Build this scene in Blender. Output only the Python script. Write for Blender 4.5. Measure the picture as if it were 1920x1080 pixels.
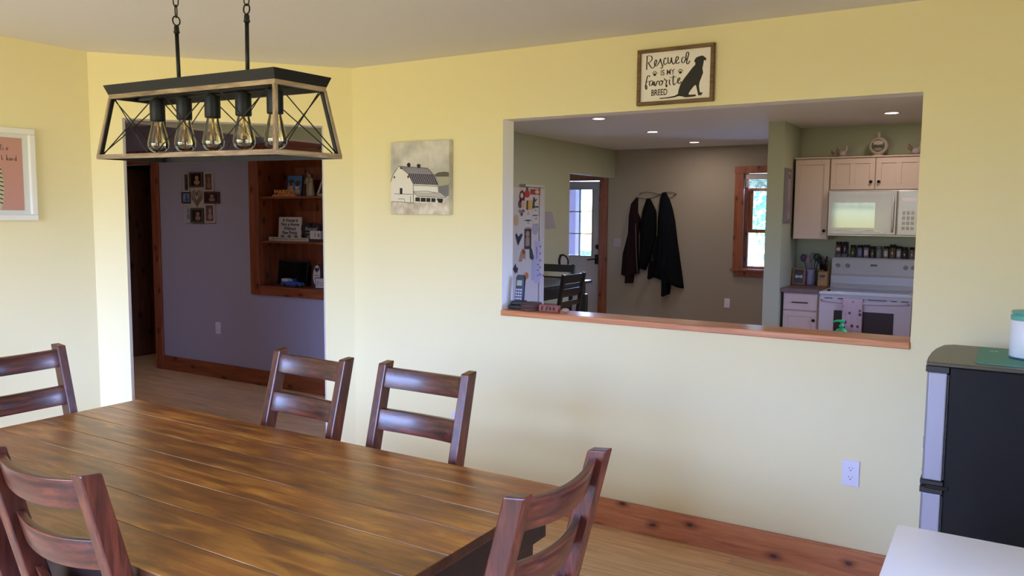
import bpy, bmesh, math, random
from mathutils import Matrix, Vector
random.seed(7)
PI = math.pi
for o in list(bpy.data.objects): bpy.data.objects.remove(o)
scene = bpy.context.scene
COL = scene.collection

# ---------------------------------------------------------------- camera
cam_data = bpy.data.cameras.new('camera'); cam = bpy.data.objects.new('camera', cam_data); COL.objects.link(cam)
cam_data.sensor_width = 36.0; cam_data.lens = 1503.28 / 1920 * 36.0
cam_data.clip_start = 0.05; cam_data.clip_end = 200
yaw, pitch, roll = 0.5491, -0.09, 0.0075
fw = Vector((-math.sin(yaw)*math.cos(pitch), math.cos(yaw)*math.cos(pitch), math.sin(pitch)))
rt = Vector((math.cos(yaw), math.sin(yaw), 0)); up = rt.cross(fw)
r2 = math.cos(roll)*rt + math.sin(roll)*up; u2 = -math.sin(roll)*rt + math.cos(roll)*up
mw = Matrix((( r2.x, u2.x, -fw.x, 3.3624), (r2.y, u2.y, -fw.y, -3.6536), (r2.z, u2.z, -fw.z, 1.5732), (0,0,0,1)))
cam.matrix_world = mw
scene.camera = cam

# ---------------------------------------------------------------- view, world, daylight
scene.view_settings.view_transform = 'Standard'; scene.view_settings.look = 'None'
scene.view_settings.exposure = 0.0; scene.view_settings.gamma = 1.0
scene.view_settings.use_curve_mapping = False
scene.cycles.max_bounces = 10; scene.cycles.diffuse_bounces = 6; scene.cycles.transparent_max_bounces = 16
scene.cycles.caustics_reflective = False; scene.cycles.caustics_refractive = False
scene.cycles.sample_clamp_indirect = 6.0
scene.cycles.use_denoising = True

def S(h):
    h = h.lstrip('#'); c = [int(h[i:i+2], 16)/255 for i in (0, 2, 4)]
    return tuple((x/12.92 if x <= .04045 else ((x+.055)/1.055)**2.4) for x in c) + (1.0,)

SKY = 25.0
world = bpy.data.worlds.new('world'); scene.world = world; world.use_nodes = True
wn = world.node_tree.nodes; wl = world.node_tree.links; wn.clear()
wo = wn.new('ShaderNodeOutputWorld'); bg = wn.new('ShaderNodeBackground'); tc = wn.new('ShaderNodeTexCoord')
sx = wn.new('ShaderNodeSeparateXYZ'); rp = wn.new('ShaderNodeValToRGB'); mp = wn.new('ShaderNodeMapRange')
mp.inputs['From Min'].default_value = -1; mp.inputs['From Max'].default_value = 1
wl.new(tc.outputs['Generated'], sx.inputs[0]); wl.new(sx.outputs['Z'], mp.inputs['Value'])
wl.new(mp.outputs[0], rp.inputs[0]); wl.new(rp.outputs[0], bg.inputs[0]); wl.new(bg.outputs[0], wo.inputs[0])
bg.inputs[1].default_value = SKY
els = rp.color_ramp.elements
els[0].position = 0.0; els[0].color = (0.27, 0.235, 0.125, 1)
els[1].position = 0.49; els[1].color = (0.32, 0.28, 0.15, 1)
for p, c in ((0.50, (0.34, 0.38, 0.24, 1)), (0.512, (0.40, 0.50, 0.50, 1)), (0.53, (0.34, 0.47, 0.90, 1)), (0.575, (0.59, 0.83, 1.7, 1)), (0.65, (0.88, 1.18, 2.25, 1)), (1.0, (0.78, 1.08, 2.2, 1))):
    e = els.new(p); e.color = c

def area(name, loc, rot, sx_, sy_, power, color=(1, 1, 1), portal=False, shape='RECTANGLE', spread=None):
    d = bpy.data.lights.new(name, 'AREA'); d.shape = shape; d.size = sx_; d.size_y = sy_; d.energy = power; d.color = color
    if spread: d.spread = spread
    if portal: d.cycles.is_portal = True
    o = bpy.data.objects.new(name, d); COL.objects.link(o); o.location = loc; o.rotation_euler = rot
    return o
# daylight enters by the dining window wall behind the camera, the kitchen window and the glazed door (world light, portals in the openings)
area('window_portal', (.9, -5.49, 1.32), (PI/2, 0, 0), 3.5, 2.0, 1, portal=True)
area('side_window_portal', (4.74, -2.95, 1.32), (0, PI/2, 0), 2.0, 1.7, 1, portal=True)
area('sink_window_portal', (4.74, 1.5, 1.6), (0, PI/2, 0), 1.1, 1.5, 1, portal=True)
area('kitchen_window_portal', (1.0, 6.32, 1.5), (-PI/2, 0, 0), .8, 1.3, 1, portal=True)
area('door_glass_portal', (-1.65, 6.32, 1.5), (-PI/2, 0, 0), .6, 1.0, 1, portal=True)

# ---------------------------------------------------------------- mesh helpers
class B:
    def __init__(s): s.bm = bmesh.new()
    def face(s, pts, mi=0):
        f = s.bm.faces.new([s.bm.verts.new(p) for p in pts]); f.material_index = mi; return f
    def hexa(s, P, mi=0):      # 8 points: bottom ccw 0-3, top ccw 4-7
        v = [s.bm.verts.new(p) for p in P]
        fs = []
        for q in ((3,2,1,0),(4,5,6,7),(0,1,5,4),(1,2,6,5),(2,3,7,6),(3,0,4,7)):
            f = s.bm.faces.new([v[i] for i in q]); f.material_index = mi; fs.append(f)
        return fs
    def box(s, x0, x1, y0, y1, z0, z1, mi=0, M=None):
        P = [(x0,y0,z0),(x1,y0,z0),(x1,y1,z0),(x0,y1,z0),(x0,y0,z1),(x1,y0,z1),(x1,y1,z1),(x0,y1,z1)]
        if M is not None: P = [M @ Vector(p) for p in P]
        return s.hexa(P, mi)
    def bar(s, a, b, w, h, upv=(0,0,1), mi=0):   # square bar from a to b
        a = Vector(a); b = Vector(b); d = (b-a).normalized(); upv = Vector(upv)
        x = d.cross(upv)
        if x.length < 1e-5: x = d.cross(Vector((1,0,0)))
        x.normalize(); y = x.cross(d)
        P = []
        for c in (a, b):
            for sx_, sy_ in ((-1,-1),(1,-1),(1,1),(-1,1)): P.append(c + x*sx_*w/2 + y*sy_*h/2)
        return s.hexa(P, mi)
    def tube(s, pts, r, n=8, closed=False, mi=0, smooth=True, caps=True):
        pts = [Vector(p) for p in pts]; k = len(pts); rings = []
        rr = r if isinstance(r, (list, tuple)) else [r]*k
        prevx = None
        for i, p in enumerate(pts):
            if closed: d = pts[(i+1) % k] - pts[i-1]
            elif i == 0: d = pts[1]-pts[0]
            elif i == k-1: d = pts[-1]-pts[-2]
            else: d = (pts[i+1]-p).normalized() + (p-pts[i-1]).normalized()
            if d.length < 1e-9: d = Vector((0,0,1))
            d.normalize()
            if prevx is None:
                x = d.cross(Vector((0,0,1)))
                if x.length < 1e-3: x = d.cross(Vector((1,0,0)))
            else: x = prevx - d*prevx.dot(d)
            x.normalize(); prevx = x; y = d.cross(x)
            rings.append([s.bm.verts.new(p + (x*math.cos(2*PI*j/n) + y*math.sin(2*PI*j/n))*rr[i]) for j in range(n)])
        m = k if closed else k-1
        for i in range(m):
            A = rings[i]; C = rings[(i+1) % k]
            for j in range(n):
                f = s.bm.faces.new((A[j], A[(j+1) % n], C[(j+1) % n], C[j])); f.material_index = mi; f.smooth = smooth
        if not closed and caps:
            for R_ in (rings[0][::-1], rings[-1]):
                try: f = s.bm.faces.new(R_); f.material_index = mi
                except ValueError: pass
    def cyl(s, a, b, r, r1=None, n=24, mi=0, smooth=True):
        s.tube([a, b], [r, r if r1 is None else r1], n=n, mi=mi, smooth=smooth)
    def lathe(s, prof, c=(0,0,0), n=32, mi=0, smooth=True, M=None):
        c = Vector(c); rings = []
        for r, z in prof:
            if r < 1e-6: rings.append([s.bm.verts.new(c+Vector((0,0,z)) if M is None else M @ (c+Vector((0,0,z))))])
            else:
                rg = []
                for j in range(n):
                    p = c+Vector((r*math.cos(2*PI*j/n), r*math.sin(2*PI*j/n), z))
                    rg.append(s.bm.verts.new(p if M is None else M @ p))
                rings.append(rg)
        for A, C in zip(rings, rings[1:]):
            for j in range(n):
                a = A[j % len(A)]; b = A[(j+1) % len(A)]; c2 = C[(j+1) % len(C)]; d = C[j % len(C)]
                vs = []
                for v in (a, b, c2, d):
                    if v not in vs: vs.append(v)
                if len(vs) > 2:
                    f = s.bm.faces.new(vs); f.material_index = mi; f.smooth = smooth
    def prism(s, poly, d0, d1, plane='xz', mi=0, M=None, cap1=True, cap0=True):
        def P(u, v, d):
            p = Vector({'xz': (u, d, v), 'xy': (u, v, d), 'yz': (d, u, v)}[plane])
            return p if M is None else M @ p
        A = [s.bm.verts.new(P(u, v, d0)) for u, v in poly]; C = [s.bm.verts.new(P(u, v, d1)) for u, v in poly]
        n = len(poly); fs = []
        if cap0: fs.append(s.bm.faces.new(A))
        if cap1: fs.append(s.bm.faces.new(C[::-1]))
        for i in range(n): fs.append(s.bm.faces.new((A[i], C[i], C[(i+1) % n], A[(i+1) % n])))
        for f in fs: f.material_index = mi
        big = [f for f in fs if len(f.verts) > 4]
        for f in big: f.normal_update()
        if big: bmesh.ops.triangulate(s.bm, faces=big)
    def ball(s, c, rx, ry=None, rz=None, n=16, mi=0):
        ry = rx if ry is None else ry; rz = rx if rz is None else rz
        M = Matrix.Translation(Vector(c)) @ Matrix.Diagonal((rx, ry, rz, 1))
        r = bmesh.ops.create_uvsphere(s.bm, u_segments=n, v_segments=max(6, n//2), radius=1, matrix=M)
        fs = set()
        for v in r['verts']:
            for f in v.link_faces: fs.add(f)
        for f in fs: f.smooth = True; f.material_index = mi
    def done(s, name, mats, parent=None, bevel=0, seg=2, fixn=True, sub=0):
        if fixn: bmesh.ops.recalc_face_normals(s.bm, faces=s.bm.faces)
        me = bpy.data.meshes.new(name); s.bm.to_mesh(me); s.bm.free()
        for m in (mats if isinstance(mats, (list, tuple)) else [mats]): me.materials.append(m)
        o = bpy.data.objects.new(name, me); COL.objects.link(o)
        if parent is not None: o.parent = parent
        if bevel:
            md = o.modifiers.new('bevel', 'BEVEL'); md.width = bevel; md.segments = seg; md.limit_method = 'ANGLE'; md.angle_limit = math.radians(40)
            md.harden_normals = False
        if sub:
            md = o.modifiers.new('sub', 'SUBSURF'); md.levels = sub; md.render_levels = sub
        return o

def thing(name, label, cat, loc=(0,0,0), rz=0, group=None, rot=None):
    o = bpy.data.objects.new(name, None); COL.objects.link(o); o.location = loc
    o.rotation_euler = rot if rot is not None else (0, 0, rz); o.empty_display_size = .05
    o['label'] = label; o['category'] = cat
    if group: o['group'] = group
    return o
def tag(o, label, cat, group=None, loc=None, rz=None):
    o['label'] = label; o['category'] = cat
    if group: o['group'] = group
    if loc is not None: o.location = loc
    if rz is not None: o.rotation_euler = (0, 0, rz)
    return o
def struct(o): o['kind'] = 'structure'; return o
def kids(o): return [c for c in bpy.data.objects if c.parent == o]
def copytree(o, parent=None, loc=None, rz=None, label=None):
    c = o.copy(); COL.objects.link(c)
    if parent is not None: c.parent = parent
    if loc is not None: c.location = loc
    if rz is not None: c.rotation_euler = (0, 0, rz)
    if label: c['label'] = label
    for k in kids(o): copytree(k, c)
    return c

# ---------------------------------------------------------------- materials
MATS = {}
def mat(name, col, rough=.6, metal=0, spec=.5, coat=0, coat_rough=.1, bump=0, bump_scale=200, emis=None, estr=0, var=0, var_scale=3, trans=0, sheen=0):
    if name in MATS: return MATS[name]
    m = bpy.data.materials.new(name); m.use_nodes = True; MATS[name] = m
    nt = m.node_tree; b = nt.nodes['Principled BSDF']
    c = S(col) if isinstance(col, str) else tuple(col)+(1.0,)
    b.inputs['Base Color'].default_value = c; b.inputs['Roughness'].default_value = rough; b.inputs['Metallic'].default_value = metal
    b.inputs['Specular IOR Level'].default_value = spec
    b.inputs['Coat Weight'].default_value = coat; b.inputs['Coat Roughness'].default_value = coat_rough
    if trans: b.inputs['Transmission Weight'].default_value = trans
    if sheen: b.inputs['Sheen Weight'].default_value = sheen
    t = nt.nodes.new('ShaderNodeTexCoord')
    if var or bump:
        n = nt.nodes.new('ShaderNodeTexNoise'); n.inputs['Scale'].default_value = var_scale; n.inputs['Detail'].default_value = 5
        nt.links.new(t.outputs['Object'], n.inputs['Vector'])
    if var:
        mx = nt.nodes.new('ShaderNodeMix'); mx.data_type = 'RGBA'
        mx.inputs[6].default_value = tuple(x*(1-var) for x in c[:3])+(1,); mx.inputs[7].default_value = tuple(min(1, x*(1+var)) for x in c[:3])+(1,)
        nt.links.new(n.outputs['Fac'], mx.inputs[0]); nt.links.new(mx.outputs[2], b.inputs['Base Color'])
    if bump:
        n2 = nt.nodes.new('ShaderNodeTexNoise'); n2.inputs['Scale'].default_value = bump_scale; n2.inputs['Detail'].default_value = 3
        nt.links.new(t.outputs['Object'], n2.inputs['Vector'])
        bp = nt.nodes.new('ShaderNodeBump'); bp.inputs['Strength'].default_value = bump; bp.inputs['Distance'].default_value = .002
        nt.links.new(n2.outputs['Fac'], bp.inputs['Height']); nt.links.new(bp.outputs[0], b.inputs['Normal'])
    if emis:
        b.inputs['Emission Color'].default_value = S(emis); b.inputs['Emission Strength'].default_value = estr
    return m

def wood(name, dark, mid, light, axis='x', scale=1.0, rough=.45, coat=.0, knots=0, bump=.15, stretch=14, coat_rough=.15, contrast=(.3, .5, .72), planks=0, plank_axis='y', ring=0):
    m = bpy.data.materials.new(name); m.use_nodes = True; nt = m.node_tree; N = nt.nodes; L = nt.links
    b = N['Principled BSDF']; t = N.new('ShaderNodeTexCoord'); mp = N.new('ShaderNodeMapping')
    sc = {'x': (1, stretch, stretch), 'y': (stretch, 1, stretch), 'z': (stretch, stretch, 1)}[axis]
    mp.inputs['Scale'].default_value = tuple(v*scale for v in sc)
    L.new(t.outputs['Object'], mp.inputs['Vector'])
    vec = mp.outputs[0]
    if planks:      # a different piece of timber for each board
        sp = N.new('ShaderNodeSeparateXYZ'); L.new(t.outputs['Object'], sp.inputs[0])
        dv = N.new('ShaderNodeMath'); dv.operation = 'DIVIDE'; dv.inputs[1].default_value = planks
        of = N.new('ShaderNodeMath'); of.operation = 'ADD'; of.inputs[1].default_value = planks*.5
        L.new(sp.outputs[plank_axis.upper()], of.inputs[0]); L.new(of.outputs[0], dv.inputs[0])
        fl = N.new('ShaderNodeMath'); fl.operation = 'FLOOR'; L.new(dv.outputs[0], fl.inputs[0])
        wn_ = N.new('ShaderNodeTexWhiteNoise'); wn_.noise_dimensions = '1D'; L.new(fl.outputs[0], wn_.inputs['W'])
        ad = N.new('ShaderNodeVectorMath'); ad.operation = 'MULTIPLY_ADD'; ad.inputs[1].default_value = (9, 9, 9)
        L.new(wn_.outputs['Color'], ad.inputs[0]); L.new(mp.outputs[0], ad.inputs[2]); vec = ad.outputs[0]
    n1 = N.new('ShaderNodeTexNoise'); n1.inputs['Scale'].default_value = 3; n1.inputs['Detail'].default_value = 8; n1.inputs['Roughness'].default_value = .62
    n1.inputs['Distortion'].default_value = .6
    L.new(vec, n1.inputs['Vector'])
    r = N.new('ShaderNodeValToRGB'); e = r.color_ramp.elements
    e[0].position = contrast[0]; e[0].color = S(dark); e[1].position = contrast[2]; e[1].color = S(light)
    k = e.new(contrast[1]); k.color = S(mid)
    L.new(n1.outputs['Fac'], r.inputs[0]); colr = r.outputs[0]
    if ring:
        wv = N.new('ShaderNodeTexWave'); wv.wave_type = 'RINGS'; wv.inputs['Scale'].default_value = ring; wv.inputs['Distortion'].default_value = 3.5; wv.inputs['Detail'].default_value = 3
        mq = N.new('ShaderNodeMapping'); mq.inputs['Scale'].default_value = {'x': (.25, 1, 1), 'y': (1, .25, 1), 'z': (1, 1, .25)}[axis]; mq.inputs['Location'].default_value = (.13, .31, .27)
        L.new(t.outputs['Object'], mq.inputs['Vector']); L.new(mq.outputs[0], wv.inputs['Vector'])
        rr_ = N.new('ShaderNodeMapRange'); rr_.inputs['From Min'].default_value = .1; rr_.inputs['From Max'].default_value = .5; rr_.inputs['To Min'].default_value = .55; rr_.inputs['To Max'].default_value = 1
        L.new(wv.outputs['Fac'], rr_.inputs['Value'])
        ml = N.new('ShaderNodeMix'); ml.data_type = 'RGBA'; ml.blend_type = 'MULTIPLY'; ml.inputs[0].default_value = 1
        L.new(colr, ml.inputs[6]); L.new(rr_.outputs[0], ml.inputs[7]); colr = ml.outputs[2]
    if planks:
        ml = N.new('ShaderNodeMix'); ml.data_type = 'RGBA'; ml.blend_type = 'MULTIPLY'; ml.inputs[0].default_value = .55
        L.new(colr, ml.inputs[6]); 
        mr = N.new('ShaderNodeMapRange'); mr.inputs['To Min'].default_value = .62; mr.inputs['To Max'].default_value = 1.15
        L.new(wn_.outputs['Value'], mr.inputs['Value']); L.new(mr.outputs[0], ml.inputs[7]); colr = ml.outputs[2]
        fr_ = N.new('ShaderNodeMath'); fr_.operation = 'FRACT'; L.new(dv.outputs[0], fr_.inputs[0])       # lacquer worn pale along some joints
        pp = N.new('ShaderNodeMath'); pp.operation = 'PINGPONG'; pp.inputs[1].default_value = .5; L.new(fr_.outputs[0], pp.inputs[0])
        m1 = N.new('ShaderNodeMapRange'); m1.inputs['From Min'].default_value = .030; m1.inputs['From Max'].default_value = .012; L.new(pp.outputs[0], m1.inputs['Value'])
        mp2 = N.new('ShaderNodeMapping'); mp2.inputs['Scale'].default_value = (1.5, 14, 1); L.new(t.outputs['Object'], mp2.inputs[0])
        nz = N.new('ShaderNodeTexNoise'); nz.inputs['Scale'].default_value = 1.6; nz.inputs['Detail'].default_value = 4; L.new(mp2.outputs[0], nz.inputs['Vector'])
        m2 = N.new('ShaderNodeMapRange'); m2.inputs['From Min'].default_value = .48; m2.inputs['From Max'].default_value = .60; m2.inputs['To Max'].default_value = .55; L.new(nz.outputs['Fac'], m2.inputs['Value'])
        m3 = N.new('ShaderNodeMath'); m3.operation = 'MULTIPLY'; L.new(m1.outputs[0], m3.inputs[0]); L.new(m2.outputs[0], m3.inputs[1])
        mw_ = N.new('ShaderNodeMix'); mw_.data_type = 'RGBA'; mw_.inputs[7].default_value = S('#d9b27c'); L.new(m3.outputs[0], mw_.inputs[0]); L.new(colr, mw_.inputs[6]); colr = mw_.outputs[2]
        nb = N.new('ShaderNodeTexNoise'); nb.inputs['Scale'].default_value = 3.2; nb.inputs['Detail'].default_value = 6; nb.inputs['Roughness'].default_value = .65; mp3 = N.new('ShaderNodeMapping'); mp3.inputs['Scale'].default_value = (.7, 1.6, 1); L.new(t.outputs['Object'], mp3.inputs[0]); L.new(mp3.outputs[0], nb.inputs['Vector'])
        mb = N.new('ShaderNodeMapRange'); mb.inputs['From Min'].default_value = .33; mb.inputs['From Max'].default_value = .66; mb.inputs['To Min'].default_value = .62; mb.inputs['To Max'].default_value = 1.12; L.new(nb.outputs['Fac'], mb.inputs['Value'])
        ml2 = N.new('ShaderNodeMix'); ml2.data_type = 'RGBA'; ml2.blend_type = 'MULTIPLY'; ml2.inputs[0].default_value = 1; L.new(colr, ml2.inputs[6]); L.new(mb.outputs[0], ml2.inputs[7]); colr = ml2.outputs[2]
    if knots:
        sk = N.new('ShaderNodeSeparateXYZ'); L.new(t.outputs['Object'], sk.inputs[0]); ck = N.new('ShaderNodeCombineXYZ')
        def mulk(sock, k):
            q = N.new('ShaderNodeMath'); q.operation = 'MULTIPLY'; q.inputs[1].default_value = k; L.new(sock, q.inputs[0]); return q.outputs[0]
        sm = N.new('ShaderNodeMath'); sm.operation = 'ADD'
        if axis == 'x': L.new(sk.outputs['Y'], sm.inputs[0]); L.new(sk.outputs['Z'], sm.inputs[1]); al = sk.outputs['X']
        elif axis == 'y': L.new(sk.outputs['X'], sm.inputs[0]); L.new(sk.outputs['Z'], sm.inputs[1]); al = sk.outputs['Y']
        else: L.new(sk.outputs['X'], sm.inputs[0]); L.new(sk.outputs['Y'], sm.inputs[1]); al = sk.outputs['Z']
        L.new(mulk(al, knots*1.25), ck.inputs[0]); L.new(mulk(sm.outputs[0], knots*2.4), ck.inputs[1])
        nd = N.new('ShaderNodeTexNoise'); nd.inputs['Scale'].default_value = 18; L.new(t.outputs['Object'], nd.inputs['Vector'])
        mxv = N.new('ShaderNodeVectorMath'); mxv.operation = 'MULTIPLY_ADD'; mxv.inputs[1].default_value = (.08, .08, 0)
        L.new(nd.outputs['Color'], mxv.inputs[0]); L.new(ck.outputs[0], mxv.inputs[2])
        vo = N.new('ShaderNodeTexVoronoi'); vo.voronoi_dimensions = '2D'; vo.inputs['Scale'].default_value = 1.0; L.new(mxv.outputs[0], vo.inputs['Vector'])
        kr = N.new('ShaderNodeValToRGB'); ke = kr.color_ramp.elements
        ke[0].position = .035; ke[0].color = (0.10, 0.06, 0.05, 1); ke[1].position = .17; ke[1].color = (1, 1, 1, 1)
        k2 = ke.new(.07); k2.color = (.55, .45, .4, 1)
        L.new(vo.outputs['Distance'], kr.inputs[0])
        ml = N.new('ShaderNodeMix'); ml.data_type = 'RGBA'; ml.blend_type = 'MULTIPLY'; ml.inputs[0].default_value = 1
        L.new(colr, ml.inputs[6]); L.new(kr.outputs[0], ml.inputs[7]); colr = ml.outputs[2]
    L.new(colr, b.inputs['Base Color'])
    b.inputs['Roughness'].default_value = rough; b.inputs['Coat Weight'].default_value = coat; b.inputs['Coat Roughness'].default_value = coat_rough
    if bump:
        bp = N.new('ShaderNodeBump'); bp.inputs['Strength'].default_value = bump; bp.inputs['Distance'].default_value = .0015
        L.new(n1.outputs['Fac'], bp.inputs['Height']); L.new(bp.outputs[0], b.inputs['Normal'])
    return m

def thin_glass(name, tint=(1, 1, 1), refl=1.0, rough=0.02):
    m = bpy.data.materials.new(name); m.use_nodes = True; nt = m.node_tree; N = nt.nodes; L = nt.links
    for n in list(N):
        if n.type != 'OUTPUT_MATERIAL': N.remove(n)
    out = [n for n in N if n.type == 'OUTPUT_MATERIAL'][0]
    tr = N.new('ShaderNodeBsdfTransparent'); tr.inputs[0].default_value = tuple(tint)+(1,)
    gl = N.new('ShaderNodeBsdfGlossy'); gl.inputs['Roughness'].default_value = rough
    fr = N.new('ShaderNodeFresnel'); fr.inputs[0].default_value = 1.5
    mu = N.new('ShaderNodeMath'); mu.operation = 'MULTIPLY'; mu.inputs[1].default_value = refl; mu.use_clamp = True
    mx = N.new('ShaderNodeMixShader'); L.new(fr.outputs[0], mu.inputs[0]); L.new(mu.outputs[0], mx.inputs[0])
    L.new(tr.outputs[0], mx.inputs[1]); L.new(gl.outputs[0], mx.inputs[2]); L.new(mx.outputs[0], out.inputs[0])
    return m

YEL = mat('yellow_paint', '#eae0b4', .75, bump=.08, bump_scale=350)
YEL.node_tree.nodes['Principled BSDF'].inputs['Specular IOR Level'].default_value = .25
SAGE = mat('sage_paint', '#b2b69e', .75, bump=.08, bump_scale=350, spec=.25)
TAUPE = mat('taupe_paint', '#9c9284', .75, bump=.08, bump_scale=350, spec=.25)
LAV = mat('lavender_paint', '#a7a3ba', .75, bump=.08, bump_scale=350, spec=.25)
WHT = mat('white_paint', '#efeff0', .7, spec=.25)
CEIL = mat('ceiling_paint', '#e2e2e4', .85, bump=.1, bump_scale=250, spec=.2)
PINE_X = wood('pine_along', '#96542c', '#b87245', '#cc8a58', 'x', .8, .45, coat=.2, knots=2.6, stretch=12, bump=.05)
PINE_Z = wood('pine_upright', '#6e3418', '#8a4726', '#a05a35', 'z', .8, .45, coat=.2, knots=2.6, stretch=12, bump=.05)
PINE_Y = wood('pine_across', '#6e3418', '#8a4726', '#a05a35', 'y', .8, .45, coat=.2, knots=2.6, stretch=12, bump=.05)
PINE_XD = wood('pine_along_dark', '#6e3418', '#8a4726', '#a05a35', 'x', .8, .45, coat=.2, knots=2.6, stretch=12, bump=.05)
DARKPINE = wood('dark_pine', '#4a2a1c', '#5e3826', '#704631', 'z', .8, .4, coat=.2, knots=2.2, stretch=12, bump=.05)
SILL = wood('sill_wood', '#a35e30', '#c67c48', '#de9860', 'x', .9, .4, coat=.3, stretch=16, bump=.05, contrast=(.25, .5, .75))
CH_X = wood('chair_wood_x', '#280e07', '#4a1e10', '#6e341f', 'x', 2.2, .36, coat=.32, coat_rough=.2, stretch=9, bump=.12, ring=11)
CH_Z = wood('chair_wood_z', '#280e07', '#4a1e10', '#6e341f', 'z', 2.2, .36, coat=.3, coat_rough=.2, stretch=9, bump=.12)
CH_Y = wood('chair_wood_y', '#280e07', '#4a1e10', '#6e341f', 'y', 2.2, .36, coat=.3, coat_rough=.2, stretch=9, bump=.12)
TBL = wood('table_wood', '#4b220a', '#8a4e18', '#cf8e30', 'x', 1.15, .36, coat=.45, coat_rough=.25, stretch=7, bump=.2, planks=.1457, contrast=(.24, .5, .8))
TBLE = wood('table_edge_wood', '#2a150b', '#412312', '#573019', 'x', 1.5, .4, coat=.2, stretch=8, bump=.1)
TBLD = wood('table_apron_wood', '#140b09', '#20120e', '#2c1813', 'x', 1.5, .4, coat=.2, stretch=8, bump=.1)
LAMPW = wood('weathered_wood', '#5d4a35', '#86704f', '#ad9873', 'x', 3, .6, stretch=10, bump=.2)
LAMPW_Z = wood('weathered_wood_z', '#5d4a35', '#86704f', '#ad9873', 'z', 3, .6, stretch=10, bump=.2)
LAMPW_Y = wood('weathered_wood_y', '#5d4a35', '#86704f', '#ad9873', 'y', 3, .6, stretch=10, bump=.2)
BLK = mat('black_metal', '#0b0a07', .5, spec=.35)
BLKP = mat('black_plastic', '#0e0f13', .4)
CAB = mat('cabinet_paint', '#cfb8ae', .45)
APPL = mat('appliance_white', '#d9d3d0', .25, coat=.4)
KNOB = mat('bronze_knob', '#17110f', .35, metal=.6)
WPL = mat('white_plastic', '#dcdcec', .4)
GLASS = thin_glass('window_glass', (.97, .98, .98), 1.0)
SOCK = mat('socket_black', '#08090a', .5, spec=.3)
INK = mat('ink_black', '#141310', .6)

def floor_mat():
    m = bpy.data.materials.new('laminate_floor'); m.use_nodes = True; nt = m.node_tree; N = nt.nodes; L = nt.links
    b = N['Principled BSDF']; t = N.new('ShaderNodeTexCoord')
    br = N.new('ShaderNodeTexBrick'); br.inputs['Scale'].default_value = 1; br.inputs['Brick Width'].default_value = .9; br.inputs['Row Height'].default_value = .066
    br.inputs['Mortar Size'].default_value = .0012; br.inputs['Mortar Smooth'].default_value = 0; br.inputs['Bias'].default_value = 0; br.offset = .37
    br.inputs['Color1'].default_value = (.62, .62, .62, 1); br.inputs['Color2'].default_value = (1, 1, 1, 1); br.inputs['Mortar'].default_value = (.35, .35, .35, 1)
    L.new(t.outputs['Object'], br.inputs['Vector'])
    mp = N.new('ShaderNodeMapping'); mp.inputs['Scale'].default_value = (1.6, 20, 20); L.new(t.outputs['Object'], mp.inputs[0])
    n = N.new('ShaderNodeTexNoise'); n.inputs['Scale'].default_value = 2.4; n.inputs['Detail'].default_value = 7; n.inputs['Distortion'].default_value = .5
    L.new(mp.outputs[0], n.inputs['Vector'])
    r = N.new('ShaderNodeValToRGB'); r.color_ramp.elements[0].position = .3; r.color_ramp.elements[0].color = S('#cfa377'); r.color_ramp.elements[1].position = .7; r.color_ramp.elements[1].color = S('#f0ca9e')
    L.new(n.outputs['Fac'], r.inputs[0])
    ml = N.new('ShaderNodeMix'); ml.data_type = 'RGBA'; ml.blend_type = 'MULTIPLY'; ml.inputs[0].default_value = .55
    L.new(r.outputs[0], ml.inputs[6]); L.new(br.outputs['Color'], ml.inputs[7]); L.new(ml.outputs[2], b.inputs['Base Color'])
    b.inputs['Roughness'].default_value = .38
    return m
FLOOR = floor_mat()

# ---------------------------------------------------------------- flat artwork and lettering (facing -y, u to the right, v up)
def flat(name, parent, layers, mats, depth=0, step=.0003, back=None):
    """layers: list of (list of polygons, material index); each layer sits a hair in front of the last"""
    b = B()
    for i, (polys, mi) in enumerate(layers):
        for k, poly in enumerate(polys):
            y = depth - step*(i+1) - 1.5e-6*k
            try: f = b.face([(u, y, v) for u, v in poly], mi)
            except ValueError: continue
            if len(poly) > 4: f.normal_update(); bmesh.ops.triangulate(b.bm, faces=[f])
    bmesh.ops.recalc_face_normals(b.bm, faces=b.bm.faces)
    for f in b.bm.faces:
        if f.normal.y > 0: f.normal_flip()
    return b.done(name, mats, parent, fixn=False)
def rect(u0, v0, u1, v1): return [(u0, v0), (u1, v0), (u1, v1), (u0, v1)]
def disc(u, v, r, r2=None, n=20, a=0): 
    r2 = r if r2 is None else r2
    return [(u + r*math.cos(a)*math.cos(2*PI*i/n) - r2*math.sin(a)*math.sin(2*PI*i/n), v + r*math.sin(a)*math.cos(2*PI*i/n) + r2*math.cos(a)*math.sin(2*PI*i/n)) for i in range(n)]
def smooth_path(pts, k=4):
    out = []
    P = [pts[0]] + list(pts) + [pts[-1]]
    for i in range(1, len(P)-2):
        p0, p1, p2, p3 = P[i-1:i+3]
        for j in range(k):
            t = j/k
            out.append(tuple(.5*((2*p1[c]) + (-p0[c]+p2[c])*t + (2*p0[c]-5*p1[c]+4*p2[c]-p3[c])*t*t + (-p0[c]+3*p1[c]-3*p2[c]+p3[c])*t**3) for c in (0, 1)))
    out.append(tuple(pts[-1])); return out
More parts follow.
